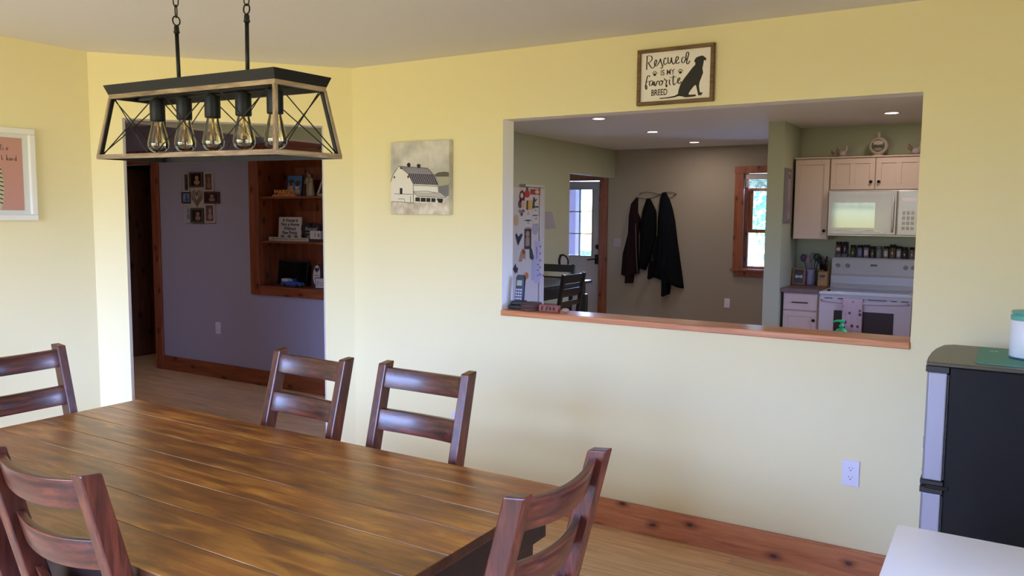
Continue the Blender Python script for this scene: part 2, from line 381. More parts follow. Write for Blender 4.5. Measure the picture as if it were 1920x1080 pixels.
def stroke(pts, w, smooth=True, k=4, thin=.35):
    """pen stroke as quads, thicker on the down strokes"""
    p = smooth_path(pts, k) if smooth and len(pts) > 2 else list(pts)
    polys = []
    L_ = []; R_ = []
    for i, q in enumerate(p):
        a = p[max(0, i-1)]; b = p[min(len(p)-1, i+1)]
        d = (b[0]-a[0], b[1]-a[1]); l = math.hypot(*d) or 1e-9
        ww = w*(thin + (1-thin)*abs(d[1])/l)/2
        n = (-d[1]/l*ww, d[0]/l*ww)
        L_.append((q[0]+n[0], q[1]+n[1])); R_.append((q[0]-n[0], q[1]-n[1]))
    for i in range(len(p)-1): polys.append([L_[i], L_[i+1], R_[i+1], R_[i]])
    return polys
def text_polys(s, u, v, size, align='CENTER', bold=0, sx_=1.0, shear=0):
    c = bpy.data.curves.new('t', 'FONT'); c.body = s; c.size = size; c.align_x = align; c.align_y = 'CENTER'; c.offset = bold*size; c.shear = shear
    c.resolution_u = 4
    o = bpy.data.objects.new('t', c); COL.objects.link(o)
    dg = bpy.context.evaluated_depsgraph_get(); me = o.evaluated_get(dg).to_mesh()
    polys = [[(u + me.vertices[i].co.x*sx_, v + me.vertices[i].co.y) for i in p.vertices] for p in me.polygons]
    o.evaluated_get(dg).to_mesh_clear(); bpy.data.objects.remove(o); bpy.data.curves.remove(c)
    return polys
def quadmap(TL, TR, BL, BR, w, h):
    """reads a point of a foreshortened rectangle back into its own plane (u 0..w, v 0..h)"""
    def f(x, y):
        s, t = .5, .5
        for _ in range(12):
            X = (1-s)*(1-t)*TL[0]+s*(1-t)*TR[0]+(1-s)*t*BL[0]+s*t*BR[0]; Y = (1-s)*(1-t)*TL[1]+s*(1-t)*TR[1]+(1-s)*t*BL[1]+s*t*BR[1]
            xs = (1-t)*(TR[0]-TL[0])+t*(BR[0]-BL[0]); xt = (1-s)*(BL[0]-TL[0])+s*(BR[0]-TR[0])
            ys = (1-t)*(TR[1]-TL[1])+t*(BR[1]-BL[1]); yt = (1-s)*(BL[1]-TL[1])+s*(BR[1]-TR[1])
            det = xs*yt-xt*ys; ex, ey = x-X, y-Y
            s += (ex*yt-xt*ey)/det; t += (xs*ey-ex*ys)/det
        return (s*w, (1-t)*h)
    return f

# ---------------------------------------------------------------- the shell
H = 2.44
def wall(name, u0, u1, d0, d1, z0, z1, holes, mfront, mback, mrev, M=None, axis='x'):
    """wall along x (front faces -y) or along y (front faces +x when axis='y'); holes (u0,u1,z0,z1)"""
    us = sorted({u0, u1, *[h[0] for h in holes], *[h[1] for h in holes]}); zs = sorted({z0, z1, *[h[2] for h in holes], *[h[3] for h in holes]})
    us = [u for u in us if u0 <= u <= u1]; zs = [z for z in zs if z0 <= z <= z1]
    b = B()
    def solid(i, j):
        if i < 0 or j < 0 or i >= len(us)-1 or j >= len(zs)-1: return False
        uc = (us[i]+us[i+1])/2; zc = (zs[j]+zs[j+1])/2
        return not any(h[0] < uc < h[1] and h[2] < zc < h[3] for h in holes)
    def P(u, d, z):
        p = Vector((u, d, z)) if axis == 'x' else Vector((d, u, z))
        return p if M is None else M @ p
    f_, k_ = (d0, d1) if axis == 'x' else (d1, d0)
    for i in range(len(us)-1):
        for j in range(len(zs)-1):
            if not solid(i, j): continue
            a, c, e, g = us[i], us[i+1], zs[j], zs[j+1]
            b.face([P(a, f_, e), P(c, f_, e), P(c, f_, g), P(a, f_, g)], 0)
            b.face([P(a, k_, e), P(c, k_, e), P(c, k_, g), P(a, k_, g)], 1)
            if not solid(i-1, j): b.face([P(a, d0, e), P(a, d1, e), P(a, d1, g), P(a, d0, g)], 2)
            if not solid(i+1, j): b.face([P(c, d0, e), P(c, d1, e), P(c, d1, g), P(c, d0, g)], 2)
            if not solid(i, j-1): b.face([P(a, d0, e), P(c, d0, e), P(c, d1, e), P(a, d1, e)], 2)
            if not solid(i, j+1): b.face([P(a, d0, g), P(c, d0, g), P(c, d1, g), P(a, d1, g)], 2)
    bmesh.ops.remove_doubles(b.bm, verts=b.bm.verts, dist=1e-5)
    return b, [mfront, mback, mrev]
def mkwall(name, *a, **k):
    b, ms = wall(name, *a, **k); return struct(b.done(name, ms))

b = B(); b.box(-6.1, 4.8, -5.6, 6.4, -.1, 0); struct(b.done('floor', FLOOR))
b = B(); b.box(-6.1, 4.8, -5.6, 6.4, H, H+.1); struct(b.done('ceiling', CEIL))
# dining room
b, ms = wall('wall_back', 0, 4.7, 0, .11, 0, H, [(1.063, 3.056, 1.035, 2.081)], YEL, SAGE, WHT)
b.prism([(0, 0), (0, .11), (-.083, .072)], 0, H, 'xy', 1); struct(b.done('wall_back', ms))
ang = math.atan2(1.075, .925)
MW2 = Matrix.Translation((-.925, -1.075, 0)) @ Matrix.Rotation(ang, 4, 'Z')
L2 = math.hypot(.925, 1.075)
mkwall('wall_corner', 0, L2, 0, .11, 0, H, [(.161, 1.244, -1, 2.094)], YEL, SAGE, WHT, M=MW2)
b, ms = wall('wall_left', -5.5, -1.075, -1.035, -.925, 0, H, [], YEL, SAGE, WHT, axis='y')
b.prism([(-.925, -1.075), (-1.008, -1.003), (-1.035, -1.075)], 0, H, 'xy', 1); struct(b.done('wall_left', ms))
mkwall('wall_right', -5.5, 6.3, 4.6, 4.75, 0, H, [(-3.75, -2.15, .35, 2.28), (.8, 2.2, 1.1, 2.1)], SAGE, YEL, WHT, axis='y')
WX0, WX1, WZ0, WZ1 = -.8, 2.6, .35, 2.28
mkwall('wall_front', -1.035, 4.7, -5.5, -5.38, 0, H, [(WX0, WX1, WZ0, WZ1)], WHT, YEL, WHT)
# dining windows behind the camera
for i in range(3):
    x0 = WX0 + i*(WX1-WX0)/3; x1 = x0 + (WX1-WX0)/3
    b = B()
    for q in ((x0, x0+.05, WZ0, WZ1), (x1-.05, x1, WZ0, WZ1), (x0+.05, x1-.05, WZ0, WZ0+.05), (x0+.05, x1-.05, WZ1-.05, WZ1), (x0+.05, x1-.05, 1.22, 1.26)):
        b.box(q[0], q[1], -5.47, -5.42, q[2], q[3])
    w = struct(b.done('window_%d' % (i+1), mat('window_vinyl', '#e8e8e8', .4)))
    b = B(); b.box(x0+.05, x1-.05, -5.448, -5.444, WZ0+.05, WZ1-.05); b.done('pane', GLASS, w)
for i in range(2):
    y0 = -3.75+i*.8; y1 = y0+.8
    b = B()
    for q in ((y0, y0+.05, WZ0, WZ1), (y1-.05, y1, WZ0, WZ1), (y0+.05, y1-.05, WZ0, WZ0+.05), (y0+.05, y1-.05, WZ1-.05, WZ1), (y0+.05, y1-.05, 1.22, 1.26)): b.box(4.64, 4.69, q[0], q[1], q[2], q[3])
    w = struct(b.done('window_%d' % (i+4), mat('window_vinyl', '#e8e8e8', .4)))
    b = B(); b.box(4.663, 4.667, y0+.05, y1-.05, WZ0+.05, WZ1-.05); b.done('pane', GLASS, w)
b = B()
for q in ((.8, .85, 1.1, 2.1), (2.15, 2.2, 1.1, 2.1), (.85, 2.15, 1.1, 1.15), (.85, 2.15, 2.05, 2.1), (1.48, 1.52, 1.15, 2.05)): b.box(4.64, 4.69, q[0], q[1], q[2], q[3])
w = struct(b.done('window_7', mat('window_vinyl', '#e8e8e8', .4)))
b = B(); b.box(4.663, 4.667, .85, 2.15, 1.15, 2.05); b.done('pane', GLASS, w)
# kitchen and hall
XL = -1.04
mkwall('wall_kitchen_left', -1.0, 6.12, XL-.11, XL, 0, H, [(-1.1, 1.36, -1, 2.11), (4.83, 6.12, -1, 2.08)], SAGE, SAGE, WHT, axis='y')
mkwall('wall_kitchen_back', -2.6, 4.7, 6.12, 6.3, 0, H, [(-2.13, -1.25, -1, 2.05), (.655, 1.35, .95, 2.10)], TAUPE, WHT, WHT)
mkwall('wall_range', 1.63, 4.6, 4.55, 4.66, 0, H, [], SAGE, SAGE, SAGE)
b = B(); b.box(1.485, 1.63, 3.87, 4.66, 0, H); struct(b.done('wall_partition', SAGE))
mkwall('wall_entry_left', 4.7, 6.2, -2.6, -2.5, 0, H, [], SAGE, SAGE, SAGE, axis='y')
mkwall('wall_entry_front', -2.6, XL-.11, 4.72, 4.83, 0, H, [], SAGE, SAGE, SAGE)
mkwall('wall_hall', -6.0, XL-.11, 1.36, 1.46, 0, H, [(-4.72, -3.93, -1, 2.06), (-2.44, -1.24, .88, 2.14)], LAV, DARKPINE, WHT)
mkwall('wall_hall_left', -2.2, 3.2, -6.1, -6.0, 0, H, [], LAV, LAV, LAV, axis='y')
mkwall('wall_hall_front', -6.0, -1.035, -2.2, -2.1, 0, H, [], LAV, LAV, LAV)
mkwall('wall_bedroom_back', -6.0, -2.9, 3.1, 3.2, 0, H, [], LAV, LAV, LAV)
mkwall('wall_bedroom_right', 1.46, 3.1, -3.0, -2.9, 0, H, [], LAV, LAV, LAV, axis='y')

def board(name, x0, x1, y0, y1, z0, z1, m, bevel=.003, M=None):
    b = B(); b.box(x0, x1, y0, y1, z0, z1, M=M); return struct(b.done(name, m, bevel=bevel))
board('baseboard_back', .01, 4.6, -.018, -.0005, 0, .143, PINE_X)
for nm, u0, u1 in (('baseboard_corner', .02, .161), ('baseboard_corner_right', 1.244, L2-.01)):
    o = board(nm, u0, u1, -.018, -.0005, 0, .143, PINE_X); o.matrix_world = MW2
board('baseboard_left', -.9245, -.907, -5.38, -1.09, 0, .143, PINE_Y)
board('baseboard_hall', -3.82, XL-.12, 1.342, 1.3595, 0, .143, PINE_XD)
board('baseboard_hall_left', -6.0, -4.84, 1.342, 1.3595, 0, .143, PINE_XD)
board('baseboard_kitchen_left', XL+.0005, XL+.018, 1.4, 4.83, 0, .143, PINE_Y)
board('baseboard_kitchen_back', -1.12, 1.48, 6.102, 6.1195, 0, .143, PINE_X)
# shelf-like sill of the pass-through
b = B(); b.box(1.0635, 3.0555, -.014, .17, 1.036, 1.066); tag(b.done('sill_shelf', SILL, bevel=.004), 'orange-brown wooden ledge board lying in the kitchen pass-through opening', 'ledge')
# hall doorway casing and door
b = B(); b.box(-4.84, -4.72, 1.335, 1.3595, 0, 2.06); b.box(-3.93, -3.82, 1.335, 1.3595, 0, 2.06); b.box(-4.84, -3.82, 1.335, 1.3595, 2.06, 2.19)
b.box(-4.735, -4.72, 1.36, 1.46, 0, 2.06); b.box(-3.93, -3.915, 1.36, 1.46, 0, 2.06)
struct(b.done('trim_1', PINE_Z, bevel=.003))
d = B(); d.box(-4.735, -4.70, 1.47, 2.24, .01, 2.04)
for (a, c) in ((1.56, 1.81), (1.90, 2.15)):
    for (e, g) in ((.2, .9), (1.02, 1.6), (1.7, 1.95)): d.box(-4.70, -4.692, a, c, e, g)
d = struct(d.done('door_2', DARKPINE, bevel=.004))
k = B(); k.cyl((-4.70, 2.18, .95), (-4.66, 2.18, .95), .012, n=12); k.ball((-4.645, 2.18, .95), .025); k.done('door_handle', KNOB, d)
# ---------------------------------------------------------------- dining table
TX0, TX1, TY0, TY1 = .167, 2.267, -2.583, -1.563
TCX, TCY = (TX0+TX1)/2, (TY0+TY1)/2
t = thing('dining_table', 'long dark brown plank-topped dining table in the middle of the yellow room', 'table', (TCX, TCY, 0))
hx, hy = (TX1-TX0)/2, (TY1-TY0)/2
b = B(); n = 7; pw = 2*hy/n
for i in range(n):
    y0 = -hy + i*pw
    for k, f in enumerate(b.box(-hx, hx, y0+.0004, y0+pw-.0004, .732, .76)): f.material_index = 0 if k == 1 else 1
b.done('tabletop', [TBL, TBLE], t, bevel=.0028)
b = B(); ax, ay = hx-.035, hy-.035
b.box(-ax, ax, -ay, -ay+.024, .61, .731); b.box(-ax, ax, ay-.024, ay, .61, .731); b.box(-ax, -ax+.024, -ay+.024, ay-.024, .61, .731); b.box(ax-.024, ax, -ay+.024, ay-.024, .61, .731)
b.done('apron', TBLD, t, bevel=.003)
for sx_ in (-1, 1):
    for sy_ in (-1, 1):
        b = B(); x, y = sx_*(ax-.072), sy_*(ay-.072)
        P = [(x-.035, y-.035, 0), (x+.035, y-.035, 0), (x+.035, y+.035, 0), (x-.035, y+.035, 0)]
        Q = [(x+s*.045, y+q*.045, .609) for s, q in ((-1,-1),(1,-1),(1,1),(-1,1))]
        b.hexa(P+Q); b.done('leg', TBLD, t, bevel=.004)

# ---------------------------------------------------------------- dining chairs
CUSH = mat('blue_grey_fabric', '#8a98a3', .85, bump=.3, bump_scale=900)
def make_chair(name, label, loc, rz, group):
    t = thing(name, label, 'chair', loc, rz, group)
    def yc(z): return (z-1.0)*.255 if z > .46 else (-.1377 + (.46-z)*.16)
    hw = .21; pw, pd = .036, .052       # half width to the post's outside face, post section
    for s in (-1, 1):
        b = B(); zs = [0, .46, 1.008]; rings = []
        for z in zs:
            w2 = pw*(.8 if z == 0 else 1)/2; d2 = pd*(.75 if z == 0 else (1 if z > .6 else 1.15))/2; xc = s*(hw-pw/2); y = yc(z)
            rings.append([(xc-w2, y-d2, z), (xc+w2, y-d2, z), (xc+w2, y+d2, z), (xc-w2, y+d2, z)])
        rings[2] = [(x, y, z + (.006 if i > 1 else 0)) for i, (x, y, z) in enumerate(rings[2])]
        v = [[b.bm.verts.new(p) for p in r] for r in rings]
        b.bm.faces.new(v[0][::-1]); b.bm.faces.new(v[2])
        for k in (0, 1):
            for j in range(4): b.bm.faces.new((v[k][j], v[k][(j+1) % 4], v[k+1][(j+1) % 4], v[k+1][j]))
        b.done('back_post', CH_Z, t, bevel=.004)
    for z0, z1 in ((.921, .994), (.766, .843), (.612, .686)):
        b = B(); N_ = 14; th = .021; rows = []
        for i in range(N_+1):
            u = -1 + 2*i/N_; x = u*(hw-pw+.004); bow = .034*(1-u*u)
            rows.append([b.bm.verts.new((x, yc(z)+bow+dy, z-bow*.255)) for z, dy in ((z0, -.019), (z0, -.019+th), (z1, -.019+th), (z1, -.019))])
        b.bm.faces.new(rows[0]); b.bm.faces.new(rows[-1][::-1])
        for a, c in zip(rows, rows[1:]):
            for j in range(4):
                f = b.bm.faces.new((a[j], a[(j+1) % 4], c[(j+1) % 4], c[j])); f.smooth = True
        b.done('rail', CH_X, t, bevel=.0025)
    b = B()
    b.box(-.20, .20, -.165, -.145, .395, .455); b.box(-.215, .215, -.585, -.565, .395, .455)
    for s in (-1, 1): b.hexa([(s*.195-.01, -.565, .395), (s*.195+.01, -.565, .395), (s*.185+.01, -.165, .395), (s*.185-.01, -.165, .395), (s*.195-.01, -.565, .455), (s*.195+.01, -.565, .455), (s*.185+.01, -.165, .455), (s*.185-.01, -.165, .455)])
    b.done('seat_frame', CH_X, t, bevel=.002)
    b = B(); b.hexa([(-.22, -.60, .456), (.22, -.60, .456), (.168, -.168, .456), (-.168, -.168, .456), (-.205, -.585, .492), (.205, -.585, .492), (.16, -.175, .492), (-.16, -.175, .492)])
    b.done('seat', CUSH, t, bevel=.012, seg=3)
    for s in (-1, 1):
        b = B(); x = s*.195
        b.hexa([(x-.016, -.581, 0), (x+.016, -.581, 0), (x+.016, -.549, 0), (x-.016, -.549, 0), (x-.02, -.585, .394), (x+.02, -.585, .394), (x+.02, -.545, .394), (x-.02, -.545, .394)])
        b.done('front_leg', CH_Z, t, bevel=.003)
    b = B()
    for s in (-1, 1): b.bar((s*.193, -.565, .20), (s*.188, -.10, .20), .018, .028)
    b.bar((-.19, -.33, .20), (.19, -.33, .20), .018, .028)
    b.done('stretcher', CH_Y, t, bevel=.002)
    return t
G = 'ladder-back dining chairs around the table'
c0 = make_chair('dining_chair', 'dark ladder-back dining chair at the far table side, its back before the doorway', (1.0, -1.335, 0), math.radians(-3), G)
copytree(c0, loc=(1.558, -1.312, 0), rz=0, label='dark ladder-back dining chair on the far side of the table, backed by plain yellow wall')
copytree(c0, loc=(-.054, -1.968, 0), rz=PI/2, label='dark ladder-back dining chair at the far left end of the table, below the pink picture')
copytree(c0, loc=(2.552, -2.11, 0), rz=-PI/2, label='dark ladder-back dining chair at the right end of the table, nearest the baseboard')
copytree(c0, loc=(1.505, -2.692, 0), rz=PI+math.radians(1), label='dark ladder-back dining chair on the near side, seen whole from behind with blue-grey seat')
copytree(c0, loc=(.955, -2.69, 0), rz=PI, label='dark dining chair cut off by the bottom left corner of the photo')

# ---------------------------------------------------------------- chandelier
t = thing('chandelier', 'long black and weathered wood pendant light with five clear bulbs over the table', 'chandelier',
          (1.3525, -2.0682, 1.7344), rot=(.0116, .0147, -.0058))
L_, W_, Lt, Wt, Hh = .80, .244, .737, .1845, .190
def corners(l, w, z): return [Vector((sx_*l/2, sy_*w/2, z)) for sx_, sy_ in ((-1,-1),(1,-1),(1,1),(-1,1))]
cb = corners(L_-.014, W_-.014, .006); ct = corners(Lt-.012, Wt-.012, Hh)
for c in (cb, ct):
    for i in range(4):
        a, d = c[i], c[(i+1) % 4]; dd = (d-a).normalized(); nn = Vector((dd.y, -dd.x, 0))
        b = B(); b.bar(a-dd*.0065+nn*.0045, d+dd*.0065+nn*.0045, .0042, .014); r_ = b.done('wooden_rail', LAMPW if i % 2 == 0 else LAMPW_Y, t, bevel=.001)
        b = B(); b.bar(a-nn*.0024, d-nn*.0024, .0092, .0142); b.done('inner_bar', BLK, r_)
for i in range(4):
    dv = Vector((cb[i].x, 0, 0)).normalized() + Vector((0, cb[i].y, 0)).normalized()
    up_ = (ct[i]-cb[i]).normalized()
    b = B(); b.bar(cb[i]+up_*.004+dv*.0015, ct[i]-up_*.004+dv*.0015, .0105, .0105, upv=(0, 1, 0)); r_ = b.done('corner_post', LAMPW_Z, t, bevel=.001)
    b = B(); b.bar(cb[i]+up_*.0075-dv*.0022, ct[i]-up_*.0075-dv*.0022, .0105, .0105, upv=(0, 1, 0)); b.done('inner_bar', BLK, r_)
# black tray: flaring ring open at the top and bottom
b = B()
o0 = corners(Lt+.002, Wt+.002, Hh+.006); o1 = corners(.757, .208, .2235); i0 = corners(Lt-.004, Wt-.004, Hh+.006); i1 = corners(.751, .202, .2235)
for i in range(4):
    j = (i+1) % 4
    b.face([o0[i], o0[j], o1[j], o1[i]]); b.face([i0[i], i0[j], i1[j], i1[i]]); b.face([o1[i], o1[j], i1[j], i1[i]]); b.face([o0[i], o0[j], i0[j], i0[i]])
bmesh.ops.remove_doubles(b.bm, verts=b.bm.verts, dist=1e-5)
b.done('tray', BLK, t)
b = B(); b.cyl((-.36, 0, .197), (.36, 0, .197), .0105, n=20); b.done('socket_bar', BLK, t)
# crossed wires
def X(a0, a1, b0, b1):
    b = B(); b.tube([a0, b1], .0017, n=6); b.tube([a1, b0], .0017, n=6); b.done('wire_brace', BLK, t)
for s in (0, 3):
    lo, hi = (cb[0], cb[1]) if s == 0 else (cb[3], cb[2]); lt, ht = (ct[0], ct[1]) if s == 0 else (ct[3], ct[2])
    for k in range(3):
        f = lambda a, c, q: a.lerp(c, q)
        X(f(lt, ht, (k+.04)/3), f(lt, ht, (k+.96)/3), f(lo, hi, (k+.04)/3), f(lo, hi, (k+.96)/3))
X(ct[1], ct[2], cb[1], cb[2]); X(ct[0], ct[3], cb[0], cb[3])
BULB = thin_glass('amber_bulb_glass', (.985, .94, .74), 2.6, .01)
FIL = mat('filament', '#c9a063', .4, metal=.6)
bx_ = [-.262, -.131, 0, .135, .265]
for x in bx_:
    b = B(); b.lathe([(0, .184), (.0215, .184), (.0225, .181), (.0225, .122), (.021, .119), (0, .119)], (x, 0, 0), n=28)
    b.cyl((x, 0, .183), (x, 0, .19), .008, n=12); b.done('lamp_socket', SOCK, t)
    b = B(); prof = [(.0165, .1205), (.0172, .114), (.0195, .104), (.0232, .089), (.0272, .072), (.0300, .059), (.0315, .050), (.0308, .041), (.0275, .033), (.0215, .027), (.0125, .0235), (0, .0225)]
    b.lathe(prof, (x, 0, 0), n=36); bl = b.done('bulb', BULB, t)
    b = B(); b.cyl((x, 0, .117), (x, 0, .075), .0035, .0022, n=8)
    for k in range(6):
        a = k*PI/3; b.tube([(x+.003*math.cos(a), .003*math.sin(a), .09), (x+.012*math.cos(a), .012*math.sin(a), .056), (x+.006*math.cos(a+.5), .006*math.sin(a+.5), .088)], .0005, n=4)
    b.done('filament', FIL, bl)
for s, x, dx in ((-1, -.150, -.006), (1, .155, .002)):
    b = B(); b.cyl((x, 0, .197), (x+dx, 0, .378), .0058, n=14)
    b.lathe([(0, 0), (.0075, 0), (.0095, .004), (.0075, .008), (.0075, .018), (.0055, .024), (0, .024)], (x+dx, 0, .376), n=16); b.done('hanging_rod', BLK, t)
    b = B(); z = .413; a = 0 if s > 0 else PI/2
    b.tube([(x+dx+.0125*math.cos(q*PI/8)*math.cos(a), .0125*math.cos(q*PI/8)*math.sin(a), z+.0135*math.sin(q*PI/8)) for q in range(16)], .0022, closed=True, n=8)
    k = 0; z0 = z+.0115
    while z0 + .03 < H-1.7344-.035:
        a = (PI/2 if s < 0 else 0) + (k % 2)*PI/2 + (.6 if s < 0 else 1.2)
        pts = []
        for q in range(16):
            th = q*PI/8; ux = .0075*math.cos(th); uz = .0185*(abs(math.sin(th))**.8)*(1 if math.sin(th) >= 0 else -1)
            pts.append((x+dx+ux*math.cos(a), ux*math.sin(a), z0+.0165+uz))
        b.tube(pts, .0019, closed=True, n=6); z0 += .0315; k += 1
    b.done('chain', BLK, t)
b = B(); b.box(-.20, .20, -.05, .05, H-1.7344-.034, H-1.7344-.012); b.done('ceiling_canopy', BLK, t, bevel=.006)

# ---------------------------------------------------------------- things on the dining room walls
# dog sign
WD, HT = .372, .26
t = thing('wall_sign', 'wood-framed sign with a black sitting dog and rescue lettering, above the pass-through', 'sign', (2.016, 0, 2.0995))
FRW = wood('sign_frame_wood', '#4a3620', '#6d5231', '#866844', 'x', 3, .6, stretch=10)
b = B(); fw_ = .0165; dp = .025
b.box(-WD/2, WD/2, -dp, -.001, 0, fw_); b.box(-WD/2, WD/2, -dp, -.001, HT-fw_, HT); b.box(-WD/2, -WD/2+fw_, -dp, -.001, fw_, HT-fw_); b.box(WD/2-fw_, WD/2, -dp, -.001, fw_, HT-fw_)
b.done('frame', FRW, t, bevel=.002)
b = B(); b.box(-WD/2+fw_, WD/2-fw_, -.012, -.001, fw_, HT-fw_); b.done('panel', mat('sign_white', '#efe9e4', .6), t)
q = quadmap((150, 212), (1245, 88), (145, 1000), (1230, 920), WD, HT)
def U(x, y): u, v = q(x, y); return (u-WD/2, v)
def SK(*pts, w=.0042, **k): return stroke([U(*p) for p in pts], w, **k)
pen = []
for s in [((285,285),(281,380),(278,480)), ((272,305),(300,282),(340,285),(358,315),(342,352),(296,388)), ((305,385),(335,432),(362,455),(388,440)),
          ((388,440),(408,400),(426,362),(415,336),(398,360),(394,400),(410,426),(437,408)), ((437,408),(470,352),(480,322),(490,370),(510,420),(503,452),(478,448)),
          ((505,425),(525,410)), ((564,322),(546,308),(530,340),(528,382),(545,402),(578,378)), ((590,300),(589,355),(602,388),(625,370),(640,300)), ((640,300),(645,360),(668,396),(692,370)),
          ((692,370),(730,332),(736,300),(716,288),(700,328),(705,370),(726,388),(757,362)), ((832,302),(800,298),(784,340),(795,376),(822,364),(846,300)), ((846,340),(848,250),(868,222),(882,250),(862,330),(855,378),(876,392),(900,345)),
          ((332,577),(308,560),(288,592),(275,660),(264,720),(275,757),(287,738),(278,700)), ((258,652),(292,648),(326,640)), ((376,642),(345,634),(324,665),(330,702),(356,696),(376,650),(380,696),(396,690)),
          ((392,642),(411,708),(440,640),(462,644)), ((492,632),(470,650),(473,692),(500,692),(515,655),(496,632),(534,640)), ((538,600),(558,628),(576,625),(566,680),(570,722),(586,690)),
          ((614,615),(616,678),(636,690)), ((672,556),(665,640),(676,692),(702,668)), ((632,592),(675,580),(718,574)), ((714,662),(760,612),(754,590),(736,608),(734,650),(756,672),(784,640))]:
    pen += SK(*s, w=.0056, k=5)
pen += [disc(*U(620, 580), .002)]
dog = [(1075,270),(1105,290),(1128,310),(1118,345),(1095,335),(1085,400),(1075,450),(1085,515),(1060,590),(1040,640),(1030,700),(1040,780),(1045,795),(1080,797),(1082,808),(1065,822),(1070,835),(1020,840),(1010,790),(990,700),(975,690),(940,730),(905,780),(885,815),(895,830),(985,825),(990,850),(930,860),(840,868),(800,855),(745,850),(690,868),(600,882),(470,892),(475,880),(600,865),(690,845),(735,820),(745,760),(775,670),(820,600),(880,520),(930,450),(975,400),(975,375),(958,350),(985,300),(1030,280)]
paws = []
for px, py in ((400, 535), (768, 500)):
    u, v = U(px, py); paws.append(disc(u, v-.004, .0075, .006))
    for dx, dy in ((-.0095, .003), (-.0035, .0085), (.0035, .0085), (.0095, .003)): paws.append(disc(u+dx, v+dy, .0026, .0034))
ismy = text_polys('IS MY', *U(585, 515), .036, bold=.006, sx_=.82); br = text_polys('BREED', *U(468, 803), .040, bold=.014, sx_=.70)
flat('lettering', t, [([[U(*p) for p in dog]], 0), (pen, 0), (paws, 0), (ismy+br, 0)], [INK], depth=-.012)

# barn canvas
WD, HT = .415, .412
t = thing('canvas_picture', 'square canvas print of a white barn with dark roof on the yellow wall', 'picture', (.322+WD/2, 0, 1.5755))
def cloud_mat(name, c1, c2, sc):
    m = mat(name, c1, .8); nt = m.node_tree; N = nt.nodes; L = nt.links; n = N.new('ShaderNodeTexNoise'); n.inputs['Scale'].default_value = sc; n.inputs['Detail'].default_value = 6
    r = N.new('ShaderNodeValToRGB'); r.color_ramp.elements[0].position = .35; r.color_ramp.elements[0].color = S(c1); r.color_ramp.elements[1].position = .68; r.color_ramp.elements[1].color = S(c2)
    t_ = [x for x in N if x.type == 'TEX_COORD'][0]; L.new(t_.outputs['Object'], n.inputs['Vector']); L.new(n.outputs['Fac'], r.inputs[0]); L.new(r.outputs[0], N['Principled BSDF'].inputs['Base Color']); return m
SKYP = cloud_mat('painted_sky', '#aaa7a2', '#e0dcd2', 7); GRP = cloud_mat('painted_grass', '#b3a48e', '#e4dccb', 16)
b = B(); b.box(-WD/2, WD/2, -.036, -.001, 0, HT); b.done('canvas', SKYP, t, bevel=.002)
q = quadmap((130, 120), (808, 92), (135, 965), (806, 962), WD, HT)
def U(x, y): u, v = q(x, y); return (max(-WD/2+.001, min(WD/2-.001, u-WD/2)), max(.001, min(HT-.001, v)))
PU = lambda *p: [U(*a) for a in p]
roofA = PU((237,398),(570,422),(632,500),(345,488)); roofB = PU((345,488),(632,500),(682,612),(402,600))
gable = PU((237,400),(345,488),(402,602),(405,822),(135,812),(137,578),(172,485))
sidew = PU((402,602),(688,622),(694,708),(760,760),(740,828),(405,822))
lines = []
for s in [((135,580),(172,485),(237,396),(345,488),(402,602)), ((237,398),(570,422),(632,500),(682,612)), ((345,488),(632,500)), ((402,602),(688,618)), ((405,620),(690,634)), ((404,602),(406,822)), ((406,695),(560,690),(690,712)), ((690,640),(694,708)),
          ((410,705),(450,752),(770,764)), ((180,722),(400,728)), ((225,782),(300,782),(303,826)), ((300,826),(405,828)), ((372,750),(374,824)), ((150,812),(300,820))]:
    lines += stroke([U(*p) for p in s], .0028, smooth=False, thin=.8)
stripes = []
for i in range(13):
    a = 360+i*23; stripes.append(PU((a, 490), (a+9, 491), (a+9+48, 606), (a+48, 605)))
dark = [PU((430,762),(482,764),(480,812),(428,808)), PU((492,766),(548,768),(546,814),(490,812)), PU((556,768),(602,770),(600,816),(554,814)), PU((612,770),(660,772),(658,816),(610,816)), PU((670,772),(745,776),(735,826),(690,822)),
        PU((246,655),(276,655),(275,724),(245,722)), PU((172,515),(188,515),(188,540),(172,540)), PU((335,510),(353,505),(353,538),(335,535)), PU((248,412),(275,418),(272,432),(250,428)),
        PU((330,375),(350,355),(372,375),(366,410),(336,408)), PU((322,380),(348,362),(376,380)), PU((446,388),(468,372),(488,392),(480,420),(452,418)), PU((438,388),(466,370),(494,390))]
bandg = [PU((640,500),(690,470),(760,462),(806,470),(806,522),(660,520))]; fieldg = [PU((655,520),(806,520),(806,618),(690,640))]; pond = [PU((694,632),(806,612),(806,740),(770,756),(700,706))]
ground = [PU((132,812),(405,824),(740,828),(806,760),(806,962),(134,964))]
porch = [PU((408,700),(680,708),(768,758),(450,752))]; hill = [PU((590,440),(620,420),(660,450),(690,428),(760,440),(806,445),(806,480),(640,500))]
flat('print', t, [(hill, 6), (bandg, 1), (fieldg, 2), (pond, 3), (ground, 7), ([gable, sidew], 0), ([roofA], 4), ([roofB], 5), (stripes, 4), (porch, 6), (dark, 8), (lines, 8)],
     [mat('barn_white', '#e2ddd3', .8), mat('tree_line', '#5e5a4c', .8), mat('painted_field', '#a7a48c', .8), mat('painted_pond', '#77747a', .8), mat('roof_grey', '#8b8590', .8), mat('roof_dark', '#3c3744', .8), mat('painted_haze', '#b9b4a8', .8), GRP, mat('drawn_line', '#28221f', .8)], depth=-.036)

